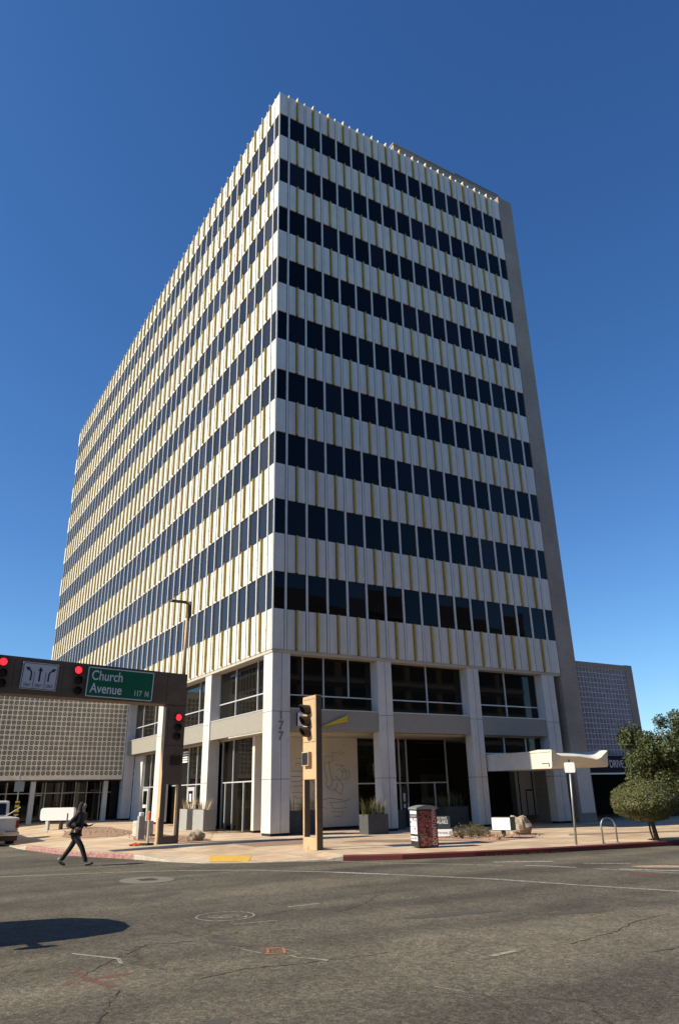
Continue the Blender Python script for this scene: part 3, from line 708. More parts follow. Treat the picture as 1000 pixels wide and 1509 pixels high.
m.line([(-10.05,-19.66),(-9.95,-20.1)], .02, .004); m.line([(-9.62,-19.9),(-9.56,-20.3)], .02, .004)
m.line([(-11.9,-18.6),(-11.5,-19.3),(-11.55,-19.6)], .05, .004, jit=.6)
tag(m.build('scuff_marking', road_white, fix=False), kind='structure')
m = MB(); q = [(-9.77,-19.9),(-9.60,-19.98),(-9.72,-20.28),(-9.90,-20.18),(-9.77,-19.9)]; m.line(q, .035, .007, jit=.2)
m.line([(-9.83,-19.84),(-9.6,-19.93)], .018, .0075); m.line([(-9.95,-20.18),(-9.75,-20.34)], .018, .0075)
tag(m.build('orange_marking', orange_paint, fix=False), kind='structure')
m = MB(); m.line(wig([(-12.36,-20.26),(-12.0,-20.2),(-11.60,-20.15)], .02), .15, .004, jit=.4); m.line(wig([(-12.13,-19.62),(-12.05,-20.2),(-11.93,-20.7)], .02), .13, .005, jit=.4)
m.sheet([(.84,-17.08),(1.18,-17.81),(.57,-18.0),(.32,-17.39)], .004)
tag(m.build('red_marking', red_paint, fix=False), kind='structure')
m = MB()
for P in ([(-12.08,-19.93),(-11.64,-19.39),(-11.23,-18.95),(-10.95,-18.61),(-10.57,-18.74),(-10.29,-18.77),(-9.59,-18.55)], [(-11.12,-20.93),(-10.56,-20.75),(-9.94,-20.88),(-9.52,-20.93),(-9.18,-21.0),(-8.68,-20.99)],
          [(-6.58,-22.0),(-5.99,-21.87),(-5.48,-21.78),(-4.74,-21.47),(-3.56,-21.23)], [(-12.4,-21.93),(-12.16,-21.33),(-11.93,-20.86)], [(-7.51,-17.83),(-6.57,-17.3),(-5.82,-16.52)], [(-10.9,-17.7),(-10.3,-18.0),(-9.9,-18.6)], [(-3.0,-23.5),(-4.5,-23.0),(-6.2,-22.9)]):
    m.line(wig(P), .014, .0035, jit=.7)
tag(m.build('road_crack', crack_m, fix=False), kind='structure')
m = MB()
def blob(mb, c_, rx, ry, a, z=.003, n_=26):
    P = []
    for k in range(n_):
        t = 2*math.pi*k/n_; r = 1 + .28*noise.noise(Vector((math.cos(t)*1.5, math.sin(t)*1.5, c_[0])))
        x, y = rx*r*math.cos(t), ry*r*math.sin(t); P.append((c_[0]+x*math.cos(a)-y*math.sin(a), c_[1]+x*math.sin(a)+y*math.cos(a)))
    mb.sheet(P, z)
blob(m, (-10.0,-19.25), .42, .10, R(-68)); blob(m, (-9.95,-18.75), .2, .08, R(-80)); blob(m, (-6.2,-19.2), .9, .16, R(-12)); blob(m, (-9.0,-13.6), .5, .2, R(30)); blob(m, (-4.6,-20.3), .55, .12, R(-20)); blob(m, (-11.6,-22.6), .25, .12, R(40))
tag(m.build('road_patch', patch_dark, fix=False), kind='structure')
m = MB(); blob(m, (2.5,-16.75), .7, .28, R(-45)); tag(m.build('road_patch', patch_beige, fix=False), kind='structure')
def cover(c_, rx, ry, label):
    e = empty('manhole_cover', (c_[0], c_[1], 0), label, 'manhole cover')
    mm = MB(); P = [(rx*math.cos(2*math.pi*k/32), ry*math.sin(2*math.pi*k/32)) for k in range(32)]
    mm.prism(P, .001, .006, 'z'); mm.build('collar', iron, e)
    mm = MB(); P = [(rx*.38*math.cos(2*math.pi*k/24), ry*.38*math.sin(2*math.pi*k/24)) for k in range(24)]
    mm.prism(P, .0062, .012, 'z')
    for k in range(-2, 3): mm.box(-.2, .2, k*.09-.012, k*.09+.012, .0122, .018)
    mm.build('lid', iron, e)
    return e
cover((-8.42,-10.6), .62, .78, 'round iron manhole with a wide pale collar in the roadway')

# ------------------------------------------------------------------ signal gantry over the street
GY = -1.05
gan = empty('signal_gantry', (-4.66,-.87,.18), 'tall bronze portal gantry carrying traffic lights across the street', 'traffic signal')
o = (-4.66,-.87,.18)
zb = gz(-4.66, -.9) - .02
m = MB()
Y0, Y1 = GY, GY+.36
m.box(-5.05,-4.27,Y0,Y1, 2.27, 5.17)                            # head of the pillar above the opening
m.box(-5.05,-4.86,Y0,Y1, zb,2.268); m.box(-4.37,-4.27,Y0,Y1, zb,2.268); m.box(-4.858,-4.372,Y0,Y1,zb,.47)
m.build('pillar', bronze, gan, o, bevel=.012)
m = MB(); m.prism([(-4.27,6.385),(-13.6,6.765),(-13.6,5.41),(-4.27,5.172)], Y0, Y0+.80, 'y'); m.build('beam', bronze, gan, o, bevel=.012)
m = MB(); m.box(-5.056,-5.051,Y0+.02,Y1-.02,zb,5.10); m.box(-4.376,-4.371,Y0+.02,Y1-.02,.48,2.26); m.build('painted_lighting', tan_post, gan, o)  # tan sheets: sunlight painted on the pillar's west-facing sides
m = MB()
for x in (-5.08, -7.0+1.2, -9.05, -10.75): m.box(x-.006, x+.006, Y0-.003, Y0+.01, 5.25 + (-4.27-x)*.03, 6.3+(-4.27-x)*.035)
m.box(-5.02,-4.3,Y0-.003,Y0+.01,3.66,3.675); m.box(-5.02,-4.3,Y0-.003,Y0+.01,5.12,5.132); m.box(-4.96,-4.948,Y0-.003,Y0+.01,3.68,5.1)
m.build('panel_seam', joint, gan, o)
def lamp_row(root, o, xs, zs, face, lit, dia=.30, visor=.22, y=None, hood=black_m):
    """three aspects; face 'S' looks to -Y at plane y, 'W' looks to -X at plane x"""
    for i, z in enumerate(zs):
        mm = MB(); n_ = 20; r = dia/2
        def P(a, rr, d): 
            if face == 'S': return (xs[i]+rr*math.cos(a), y-d, z+rr*math.sin(a))
            return (y-d, xs[i]+rr*math.cos(a), z+rr*math.sin(a))
        V = []; F = []
        for k in range(n_):
            a = 2*math.pi*k/n_
            dd = visor*(.74+.26*math.sin(a))
            V += [P(a, r+.012, 0), P(a, r+.012, max(.04, dd)), P(a, r-.004, max(.04, dd)), P(a, r-.004, .0)]
        for k in range(n_):
            k2 = (k+1) % n_
            for e in range(3): F.append((k*4+e, k2*4+e, k2*4+e+1, k*4+e+1))
        mm.add(V, F); vis = mm.build('signal_visor', hood, root, o)
        mm = MB(); V = [P(2*math.pi*k/n_, r-.006, .012) for k in range(n_)] + [P(0, 0, .035)]
        mm.add(V, [(k, (k+1) % n_, n_) for k in range(n_)])
        ln = mm.build('lens', red_lens if i == lit else off_lens, vis, o, smooth=True)
        if i == lit: tag(ln, label='glowing red lens')
lamp_row(gan, o, [-8.53,-8.49,-8.48], [6.29,5.92,5.54], 'S', 0, .28, .14, Y0)
lamp_row(gan, o, [-11.14,-11.11,-11.10], [6.42,6.03,5.67], 'S', 0, .28, .14, Y0)
lamp_row(gan, o, [-4.545,-4.555,-4.58], [4.71,4.34,4.0], 'S', 0, .26, .12, Y0)
m = MB(); m.box(-4.76,-4.38,Y0-.06,Y0-.002,2.95,3.28); ps = m.build('pedestrian_signal', black_m, gan, o)
m = MB(); m.box(-4.73,-4.41,Y0-.066,Y0-.0605,2.98,3.25); m.build('screen', off_lens, ps, o)
# street name sign
SR = Matrix.Rotation(R(2.1), 3, 'Y')
sg = empty('street_name_sign', (-6.93,GY-.05,5.85), 'green street name sign reading Church Avenue on the gantry beam', 'sign')
o = (-6.93,GY-.05,5.85)
m = MB(); m.obox(o, (2.56,.04,1.09), SR); m.build('sign_face', sign_green, sg, o)
m = MB()
for dx, dz, w, h in ((0,.525,2.5,.035),(0,-.525,2.5,.035),(1.245,0,.035,1.01),(-1.245,0,.035,1.01)): m.obox(Vector(o)+SR@Vector((dx,-.023,dz)), (w,.004,h), SR)
m.build('border', sign_white, sg, o)
def stext(bd, sz, dx, dz, **k): return text(bd, sz, Vector(o)+SR@Vector((dx,-.024,dz)), SR@FACE_S, sign_white, sg, o, ext=.002, align='LEFT', **k)
stext('Church', .50, -1.12, .23, sx=.78, off=.006); stext('Avenue', .50, -1.12, -.24, sx=.78, off=.006); stext('117  N', .29, .53, -.30, sx=.72, off=.004)
# lane control sign
ls = empty('lane_control_sign', (-9.87,GY-.05,5.97), 'white lane sign with three black arrows and ONLY under each', 'sign')
o = (-9.87,GY-.05,5.97)
m = MB(); m.obox(o, (1.24,.04,.95), SR); m.build('sign_face', sign_grey, ls, o, bevel=.01)
m = MB()
for dx, dz, w, h in ((0,.445,1.16,.02),(0,-.445,1.16,.02),(.585,0,.02,.87),(-.585,0,.02,.87),(-.19,-.14,.014,.60),(.2,-.14,.014,.60)): m.obox(Vector(o)+SR@Vector((dx,-.023,dz)), (w,.004,h), SR)
m.build('border', black_m, ls, o)
def arrow(pts, w, head):
    mm = MB(); L_ = []; Q = []
    P = [Vector((p[0], p[1])) for p in pts]
    for i, p in enumerate(P):
        t = (P[min(i+1,len(P)-1)]-P[max(i-1,0)]).normalized(); nn = Vector((-t.y,t.x)); L_.append(p+nn*w/2); Q.append(p-nn*w/2)
    def X(v): return Vector(o)+SR@Vector((v.x,-.025,v.y))
    for i in range(len(P)-1): mm.add([X(L_[i]),X(Q[i]),X(Q[i+1]),X(L_[i+1])], [(0,1,2,3)])
    t = (P[-1]-P[-2]).normalized(); nn = Vector((-t.y,t.x))
    mm.add([X(P[-1]+nn*head*.55-t*.01), X(P[-1]-nn*head*.55-t*.01), X(P[-1]+t*head)], [(0,1,2)])
    mm.build('arrow', black_m, ls, o, fix=False)
arrow([(-.30,-.17),(-.29,.05),(-.31,.15),(-.37,.215),(-.40,.235)], .05, .13)
arrow([(0,-.18),(0,.20)], .055, .14)
arrow([(.31,-.17),(.31,.08),(.335,.16),(.40,.22),(.43,.24)], .05, .13)
for dx in (-.385,0.005,.39): text('ONLY', .155, Vector(o)+SR@Vector((dx,-.025,-.33)), SR@FACE_S, black_m, ls, o, ext=.001, sx=.60)
# street lamp rising from the gantry
lp = empty('street_lamp', (-4.37,-.87,6.39), 'slim tan street lamp with a flat dark head above the gantry', 'street lamp')
o = (-4.37,-.87,6.39)
m = MB(); m.tube([(-4.37,-.87,6.39),(-4.37,-.87,8.7)], [.075,.06], 10); m.build('pole', tan_post, lp, o, smooth=True)
m = MB(); m.tube([(-4.36,-.87,8.6),(-4.27,-.87,8.85),(-4.27,-.87,9.42)], [.062,.085,.07], 10); m.tube([(-4.27,-.87,9.30),(-4.5,-.87,9.36)], .04, 8); m.build('bracket', bronze, lp, o, smooth=True)
m = MB(); m.box(-5.1,-4.45,-.99,-.75,9.335,9.41); m.build('lamp_head', bronze, lp, o, bevel=.02)

# ------------------------------------------------------------------ tan signal post, faces west
sp = empty('signal_post', (-2.0,-7.25,.14), 'tan portal signal post with three hooded lights facing left', 'traffic signal')
o = (-2.0,-7.25,.14); zb = gz(-2,-7.3)-.02; XF = -2.15
m = MB(); m.box(XF,XF+.22,-7.73,-6.83,2.26,4.92); m.box(XF,XF+.22,-7.73,-7.65,zb,2.258); m.box(XF,XF+.22,-6.92,-6.83,zb,2.258); m.box(XF,XF+.22,-7.648,-6.922,zb,.53)
m.build('post_frame', tan_post, sp, o, bevel=.012)
m = MB(); m.box(XF-.004,XF+.01,-7.66,-6.90,3.42,3.435); m.box(XF-.004,XF+.01,-7.66,-6.90,4.80,4.812); m.box(XF-.004,XF+.01,-7.66,-7.65,3.44,4.80)
m.build('panel_seam', bronze, sp, o)
m = MB(); m.box(XF+.02,XF+.225,-7.734,-7.731,zb,4.90); m.box(XF+.012,XF+.21,-6.927,-6.921,.535,2.255); m.box(XF+.012,XF+.21,-7.649,-7.643,.535,2.255); m.build('painted_lighting', bronze, sp, o)  # bronze sheets: shade painted on the south side and inside the opening
lamp_row(sp, o, [-7.25,-7.25,-7.25], [4.47,4.10,3.75], 'W', -1, .30, .34, XF, mat('dark_brown_hood', (.045,.032,.025), .6))
m = MB(); m.box(XF-.13,XF-.002,-7.42,-6.98,2.68,3.12); ps = m.build('pedestrian_signal', tan_post, sp, o, bevel=.01)
m = MB(); m.box(XF-.136,XF-.131,-7.39,-7.01,2.71,3.09); m.build('screen', off_lens, ps, o)
m = MB(); m.prism([(-7.12,.16),(-7.22,.16),(-7.17,.28)], XF-.004, XF-.0015, 'x'); m.build('orange_sticker', orange_m, sp, o)

# ------------------------------------------------------------------ planters with plants
def tuft(mb, c_, n_, h, spread, w=.012, lean=.5):
    for k in range(n_):
        a = random.uniform(0, 2*math.pi); r = spread*math.sqrt(random.random()); hh = h*random.uniform(.55,1.1)
        b0 = Vector((c_[0]+r*math.cos(a), c_[1]+r*math.sin(a)*.6, c_[2])); d = Vector((math.cos(a), math.sin(a), 0))*lean*random.uniform(.1,.7)*hh
        s_ = Vector((-math.sin(a+.8), math.cos(a+.8), 0))*w
        m1 = b0 + d*.35 + Vector((0,0,hh*.6)); t = b0 + d + Vector((0,0,hh))
        mb.add([b0-s_, b0+s_, m1+s_*.8, m1-s_*.8, t], [(0,1,2,3), (3,2,4)])
def planter(x0, x1, y0, y1, h, mt, label, group, plant, plabel, pg, ph=.5, n_=70):
    zb = min(gz(x0,y0), gz(x1,y1)); c_ = ((x0+x1)/2, (y0+y1)/2, zb)
    e = empty('planter', c_, label, 'planter', group)
    mm = MB(); t = .06
    mm.box(x0,x1,y0,y0+t,zb,zb+h); mm.box(x0,x1,y1-t,y1,zb,zb+h); mm.box(x0,x0+t,y0+t+.001,y1-t-.001,zb,zb+h-.002); mm.box(x1-t,x1,y0+t+.001,y1-t-.001,zb,zb+h-.002)
    for k in range(1, 4): mm.box(x0-.004, x1+.004, y0-.004, y0, zb+h*k/4-.012, zb+h*k/4+.012)
    mm.build('box_wall', mt, e, c_)
    mm = MB(); mm.box(x0+t+.001,x1-t-.001,y0+t+.001,y1-t-.001,zb+.02,zb+h-.07); mm.build('soil', gravel_m, e, c_)
    if plant:
        p = MB(); nn = max(1, int((x1-x0)/.5))
        for i in range(nn):
            tuft(p, (x0+(x1-x0)*(i+.5)/nn, (y0+y1)/2, zb+h-.07), n_, ph, min(.3, (y1-y0)*.4), .012, .8)
        tag(p.build('potted_grass', plant, fix=False), plabel, 'plant', pg)
    return e
planter(-.72,-.05,7.8,9.1,.95, planter_light, 'pale grey planter box further from the corner column, dry straw grass in it', 'pale planters by the west windows', straw, 'dry straw grass in the further pale planter', 'dry grasses in pale planters', .6, 45)
planter(-.62,.02,5.85,7.25,.95, planter_light, 'pale grey planter box nearer the corner column with sunlit side', 'pale planters by the west windows', straw, 'dry straw grass in the nearer pale planter', 'dry grasses in pale planters', .6, 45)
planter(1.2,2.75,.55,1.15,.95, planter_dark, 'charcoal planter box between the numbered corner column and signal post', 'charcoal planters on the plaza', reed, 'thin reeds in the planter beside the numbered column', 'reeds in charcoal planters', .75, 26)
planter(3.72,4.75,-1.75,-1.05,.78, planter_dark, 'dark slatted planter with one sunlit end below the mural', 'charcoal planters on the plaza', reed, 'tall green grass in the planter with a sunlit end', 'reeds in charcoal planters', .75, 90)
planter(6.75,7.6,.9,1.5,.85, planter_dark, 'small dark planter half hidden behind the litter bin', 'charcoal planters on the plaza', None, '', '')
planter(9.9,11.35,.75,1.5,.95, planter_dark, 'wide dark planter under the storefront right of the leasing sign', 'charcoal planters on the plaza', reed, 'brownish grass in the wide planter under the storefront', 'reeds in charcoal planters', .8, 60)

# ------------------------------------------------------------------ boulders
def boulder(c_, r, label, seed):
    mm = MB(); z0 = gz(c_[0], c_[1])
    mm.ellipsoid((c_[0],c_[1],z0+r[2]*.72), r, 22, 14, wob=.42, sc_=1.6, seed=seed)
    for i, v in enumerate(mm.v):
        d = Vector(v); k = .07*noise.noise(d*5.5); mm.v[i] = (v[0]+k, v[1]+k*.5, max(z0-.02, v[2]+k))
    return tag(mm.build('boulder', rock_m, smooth=False), label, 'boulder')
boulder((-3.2,-.05), (.34,.30,.21), 'tan boulder lying beside the foot of the gantry pillar', 3)
boulder((8.0,-6.2), (.46,.42,.42), 'round tan boulder beside the white box sign', 9)

# ------------------------------------------------------------------ litter bin
rb = R(-14)
tb = empty('litter_bin', (.55,-9.42,gz(.8,-9.1)), 'boxy wrapped litter bin at the kerb with DOWNTOWN lettered down its side', 'litter bin', None, rb)
m = MB(); m.box(0,.68,0,.62,.03,1.12); m.build('bin_body', dark_metal, tb, bevel=.015)
m = MB(); V = []
for j, (y) in enumerate((-.03,.65)):
    for k in range(9):
        x = -.03 + .74*k/8; V.append((x, y, 1.12)); V.append((x, y, 1.17+.07*math.sin(math.pi*k/8)))
F = []
for k in range(8):
    a = k*2; F += [(a,a+2,a+3,a+1), (18+a,18+a+1,18+a+3,18+a+2), (a+1,a+3,18+a+3,18+a+1), (a,18+a,18+a+2,a+2)]
F += [(0,1,19,18),(16,34,35,17)]
m.add(V, F); m.build('lid', galv, tb)
wrap = mat('patterned_wrap', (.19,.06,.045), .6)
def wrap_nodes(m):
    nt = m.node_tree; N = nt.nodes; L = nt.links
    tc = N.new('ShaderNodeTexCoord'); vo = N.new('ShaderNodeTexVoronoi'); vo.feature = 'SMOOTH_F1'; vo.inputs['Scale'].default_value = 7
    nz = N.new('ShaderNodeTexNoise'); nz.inputs['Scale'].default_value = 5; nz.inputs['Detail'].default_value = 3
    mx = N.new('ShaderNodeMix'); mx.data_type = 'RGBA'; mx.blend_type = 'ADD'; mx.inputs[0].default_value = .5
    L.new(tc.outputs['Object'], nz.inputs['Vector']); L.new(tc.outputs['Object'], mx.inputs[6]); L.new(nz.outputs['Color'], mx.inputs[7]); L.new(mx.outputs[2], vo.inputs['Vector'])
    r = N.new('ShaderNodeValToRGB'); r.color_ramp.interpolation = 'CONSTANT'
    for p, c_ in ((0,(.42,.115,.09)),(.26,(.02,.012,.012)),(.40,(.30,.05,.04)),(.52,(.36,.21,.16)),(.58,(.03,.015,.015)),(.70,(.40,.09,.07))):
        e = r.color_ramp.elements.new(p); e.color = (*c_, 1)
    L.new(vo.outputs['Distance'], r.inputs['Fac']); L.new(r.outputs[0], N['Principled BSDF'].inputs['Base Color'])
wrap_nodes(wrap)
m = MB(); m.box(.03,.65,-.008,-.002,.06,1.08); wp = m.build('printed_wrap', wrap, tb)
text('DOWNTOWN', .185, (.565,-.010,.60), FACE_S @ Matrix.Rotation(R(90), 3, 'Z'), mat('pink_letters', (.72,.40,.36), .7), wp, ext=.001, sx=.86, off=.004)
m = MB(); m.box(-.008,-.002,.04,.58,.98,1.08); m.box(-.008,-.002,.04,.58,.40,.86); m.box(-.008,-.002,.04,.58,.20,.34); po = m.build('poster', mat('pale_poster', (.60,.55,.63), .6), tb)
m = MB(); m.box(-.010,-.003,.06,.56,.885,.955); m.build('hopper_handle', galv, tb)
m = MB()
for k in range(16): y = random.uniform(.07,.5); z = random.uniform(.43,.82); m.box(-.011,-.0085,y,y+random.uniform(.02,.09),z,z+random.uniform(.008,.05))
for y in (.12,.24,.36,.46): m.box(-.011,-.0085,y,y+.06,.24,.24+random.uniform(.04,.08))
m.build('poster_print', mat('violet_ink', (.12,.10,.17), .7), po)

# ------------------------------------------------------------------ low signs
def on_legs(name, label, x0, x1, y, z0, z1, t, mt, leg_h, legs): pass
zg = gz(5.55,-7.8)
bs = empty('box_sign', (5.6,-7.75,zg), 'blank white box sign on one short post beside the round boulder', 'sign', None, R(-68))
m = MB(); m.box(-.38,.38,0,.42,.27,.72); m.build('cabinet', dark_metal, bs, bevel=.01)
m = MB(); m.box(-.36,.36,-.012,-.002,.29,.70); m.build('sign_face', lit_white, bs)
m = MB(); m.box(-.06,.06,.08,.2,-.05,.268); m.build('post', dark_metal, bs)
zg = gz(4.4,-5.7)
ad = empty('leasing_sign', (4.42,-5.7,zg), 'dark leasing board with white lines of lettering behind the litter bin', 'sign', None, R(-42))
m = MB(); m.box(-.36,.36,0,.04,.30,.76); bd = m.build('board', mat('navy_board', (.02,.03,.04), .6), ad)
text('OFFICE SPACE', .13, (0,-.004,.68), FACE_S, lit_white, bd, ext=.001, sx=.62); text('AVAILABLE', .19, (0,-.004,.545), FACE_S, lit_white, bd, ext=.001, sx=.6)
m = MB(); m.box(-.40,.42,-.03,-.002,.06,.30); bt = m.build('lower_panel', lit_white, ad); text('call for leasing', .10, (.03,-.032,.18), FACE_S, black_m, bt, ext=.001, sx=.75)
m = MB(); m.box(-.33,-.27,.045,.09,-.05,.70); m.box(.27,.33,.045,.09,-.05,.70); m.build('post', dark_metal, ad)
zg = gz(-5.5,14)
mo = empty('monument_sign', (-5.55,14,zg), 'long white rounded monument sign on two short legs left of the walker', 'sign', None, R(-42))
m = MB(); P = []
for cx, cz, a0 in ((.78,.92,0),(-.86,.92,90),(-.86,.58,180),(.78,.58,270)):
    for k in range(5): a = R(a0+k*22.5); P.append((cx+.14*math.cos(a), cz+.14*math.sin(a)))
m.prism(P, -.12, .12, 'y'); m.build('sign_body', lit_white, mo)
m = MB(); m.box(-.66,-.5,-.1,.1,-.05,.44); m.build('leg', concrete_white, mo); m = MB(); m.box(.14,.26,-.1,.1,-.05,.44); m.build('leg', dark_metal, mo)
m = MB(); m.box(-.5,.14,-.06,.06,.36,.439); m.build('crossbar', dark_metal, mo)
zg = gz(-4.9,13.4)
a2 = empty('small_notice_board', (-4.72,13.5,zg), 'small dark notice board with pale lower panel in front of the white monument sign', 'sign')
m = MB(); m.box(-.5,.55,0,.04,.38,.76); bd = m.build('board', mat('brown_board', (.035,.028,.028), .6), a2)
text('OFFICE SPACE', .14, (0,-.003,.69), FACE_S, sign_grey, bd, ext=.001, sx=.75); text('AVAILABLE', .17, (0,-.003,.55), FACE_S, sign_grey, bd, ext=.001, sx=.8)
m = MB(); m.box(-.5,.55,0,.04,.08,.375); m.build('lower_panel', mat('lilac_panel', (.24,.22,.25), .6), a2)
m = MB(); m.box(-.4,-.34,.045,.09,-.05,.7); m.box(.36,.42,.045,.09,-.05,.7); m.build('post', dark_metal, a2)

# ------------------------------------------------------------------ sign poles, rack, pedestals
zg = gz(5,-11.7)
px = empty('street_sign_pole', (5.0,-11.75,zg), 'thin grey pole with the white back of a sign at the kerb', 'sign', None, R(-50))
m = MB(); m.tube([(0,0,-.05),(.10,.05,2.42)], .034, 8); m.build('pole', galv, px, smooth=True)
m = MB(); P = []
for cx, cz, a0 in ((.17,.16,0),(-.17,.16,90),(-.17,-.16,180),(.17,-.16,270)):
    for k in range(4): a = R(a0+k*30); P.append((cx+.06*math.cos(a), cz+.06*math.sin(a)))
m.prism([(p[0]*.72+.10, p[1]*.72+2.30) for p in P], -.012, -.006, 'y'); m.build('sign_plate', lit_white, px)
m = MB(); m.tube([(.10,.05,2.34),(.10,.05,2.55)], .03, 6); m.build('clamp', dark_metal, px)
zg = gz(-7.1,18)
sp2 = empty('object_marker_post', (-7.05,18,zg), 'thin sign post with blue square plate and yellow black marker', 'sign')
m = MB(); m.tube([(0,0,-.05),(-.03,0,2.9)], .03, 8); m.build('pole', galv, sp2)
m = MB(); m.box(-.28,.24,-.045,-.033,2.0,2.55); m.build('sign_plate', mat('pale_blue_plate', (.20,.24,.26), .5), sp2)
m = MB(); m.box(-.12,.12,-.05,-.034,.75,1.5); mk = m.build('marker_board', mat('marker_yellow', (.55,.40,.05), .6), sp2)
m = MB()
for k in range(3): m.box(-.122,.122,-.054,-.0505,.82+k*.24,.93+k*.24)
m.build('stripe', black_m, mk)
zg = gz(6.3,-12)
rk = empty('bike_rack', (6.25,-12.05,zg), 'grey inverted U bike rack on the kerbside pavement', 'bike rack')
rkd = Vector((.90,-.43,0)).normalized()
m = MB(); P = [Vector((0,0,-.03)) - rkd*.24, Vector((0,0,.50)) - rkd*.24]
for k in range(1, 12): a = math.pi*k/12; P.append(Vector((0,0,.50+.25*math.sin(a))) - rkd*.24*math.cos(a))
P += [Vector((0,0,.50)) + rkd*.24, Vector((0,0,-.03)) + rkd*.24]
m.tube(P, .027, 8); m.build('hoop', galv, rk, smooth=True)
m = MB()
for s_ in (-1, 1): m.tube([rkd*.24*s_+Vector((0,0,.0)), rkd*.24*s_+Vector((0,0,.02))], .06, 10)
m.build('base_plate', galv, rk)
zg = gz(-4.6,2.2)
cb = empty('utility_pedestal', (-4.72,2.2,zg), 'narrow grey utility cabinet standing behind the gantry pillar', 'cabinet')
m = MB(); m.box(-.13,.13,-.13,.13,-.03,.88); m.build('cabinet', planter_light, cb, bevel=.02)
m = MB(); m.box(-.09,.09,-.09,.09,.88,1.02); m.build('cap', lit_white, cb, bevel=.03)
zg = gz(-5.35,-.9)
dl = empty('delineator', (-5.38,-.9,zg), 'pale traffic delineator on a dark base with orange band beside the gantry pillar', 'delineator')
m = MB(); m.prism([(.22*math.cos(k*math.pi/4+.4), .22*math.sin(k*math.pi/4+.4)) for k in range(8)], 0, .07, 'z'); m.build('base', dark_metal, dl)
m = MB(); m.tube([(0,0,.07),(0,0,1.15)], .045, 10); m.build('post', mat('pale_plastic', (.5,.42,.34), .6), dl)
m = MB(); m.tube([(0,0,.86),(0,0,1.1)], .056, 10); m.build('band', orange_m, dl)
m = MB()
m.ellipsoid((-5.72,-.72,gz(-5.75,-.7)+.035), (.26,.13,.055), 20, 10, wob=.7, sc_=3.5, seed=4)
tag(m.build('orange_netting', orange_m), 'crumpled orange netting on the pavement left of the delineator', 'debris')
# low concrete block seen through the portal
m = MB(); z_ = gz(-3.9,4.0); m.box(-4.35,-3.6,4.0,4.6,z_-.05,z_+.62); tag(m.build('concrete_block', kerb_grey, bevel=.04), 'low pale concrete block behind the gantry portal', 'block')

# ------------------------------------------------------------------ plants
def leaves(mb, P, n_, size, seed=0):
    """n_ leaf faces; P() returns (point, outward)"""
    for k in range(n_):
        p, d = P()
        a = Vector((random.gauss(0,1), random.gauss(0,1), random.gauss(0,1))).normalized()
        nrm_ = (d*.9 + a*.8).normalized(); u = nrm_.orthogonal().normalized(); u.rotate(Matrix.Rotation(random.uniform(0,6.28), 3, nrm_)); v = nrm_.cross(u)
        s_ = size*random.uniform(.6,1.3)
        mb.add([p-u*s_, p+v*s_*.5, p+u*s_, p-v*s_*.5], [(0,1,2,3)])
# clipped mushroom tree by the kerb
tz = gz(8.0,-12.2)
tp = empty('topiary_tree', (8.15,-12.35,tz), 'small tree clipped into an olive mushroom crown by the red kerb', 'tree')
m = MB(); m.tube([(.05,0,-.05),(-.03,.0,.35),(-.13,.02,.9)], [.085,.07,.06], 8); m.tube([(-.06,.05,-.05),(-.16,.06,.3),(-.2,.05,.9)], [.035,.03,.035], 7)
for k in range(6): a = k*1.05; m.tube([(-.13,.02,.75),(-.13+.5*math.cos(a), .4*math.sin(a), 1.15)], [.035,.015], 5)
m.build('trunk', bark, tp, smooth=True)
m = MB(); CT = Vector((-.16,.10,1.16))
def Pt():
    while True:
        d = Vector((random.gauss(0,1), random.gauss(0,1), random.gauss(0,1))).normalized()
        top = d.z > 0
        r = Vector((1.10, 1.10, .76 if top else .58)); bump = 1 + .07*noise.noise(d*3) + .04*noise.noise(d*8)
        k = bump*(1 - abs(random.gauss(0,.05)))
        p = CT + Vector((d.x*r.x*k, d.y*r.y*k, d.z*r.z*k))
        return p, Vector((d.x/r.x, d.y/r.y, d.z/r.z)).normalized()
m.ellipsoid(tuple(CT), (1.02,1.02,.58), 28, 16, wob=.08, sc_=3)
leaves(m, Pt, 15000, .030)
m.build('crown', leaf_olive, tp, fix=False)
# larger loose tree behind it
bt = empty('shade_tree', (14.75,-9.1,gz(14.75,-9.1)), 'broad dark green shade tree behind the clipped tree at right', 'tree')
m = MB(); m.tube([(0,0,-.1),(.08,.03,1.0),(.0,.1,1.9),(.15,.1,2.8)], [.19,.15,.12,.06], 10)
limbs = []
for k in range(11):
    a = k*2.4; l = random.uniform(1.3,2.1); z0 = random.uniform(1.0,2.2)
    e = Vector((l*math.cos(a), l*math.sin(a), z0+random.uniform(.5,1.6))); limbs.append(e); m.tube([(0.03,.05,z0), (e.x*.5,e.y*.5,z0+.45), tuple(e)], [.075,.045,.015], 6)
m.build('trunk', bark, bt, smooth=True)
cl = []
for k in range(95):
    d = Vector((random.gauss(0,1), random.gauss(0,1), random.gauss(0,1))).normalized(); rr = random.random()**.45
    cl.append((Vector((.15+d.x*2.5*rr, d.y*2.3*rr, 2.95+d.z*1.55*rr)), random.uniform(.32,.62)))
for e in limbs: cl.append((e, random.uniform(.35,.55)))
cl += [(Vector((-1.6,.4,1.75)), .5), (Vector((-1.0,.2,1.4)), .5), (Vector((-.3,0,1.3)), .5), (Vector((.6,-.3,1.4)), .5), (Vector((-2.0,.6,2.2)), .45), (Vector((-2.1,.5,2.75)), .45), (Vector((-1.9,-.6,1.95)), .45), (Vector((-1.5,-.9,1.75)), .4), (Vector((-2.2,-.2,3.0)), .45), (Vector((.3,0,4.45)), .4), (Vector((-.5,.2,4.3)), .35)]
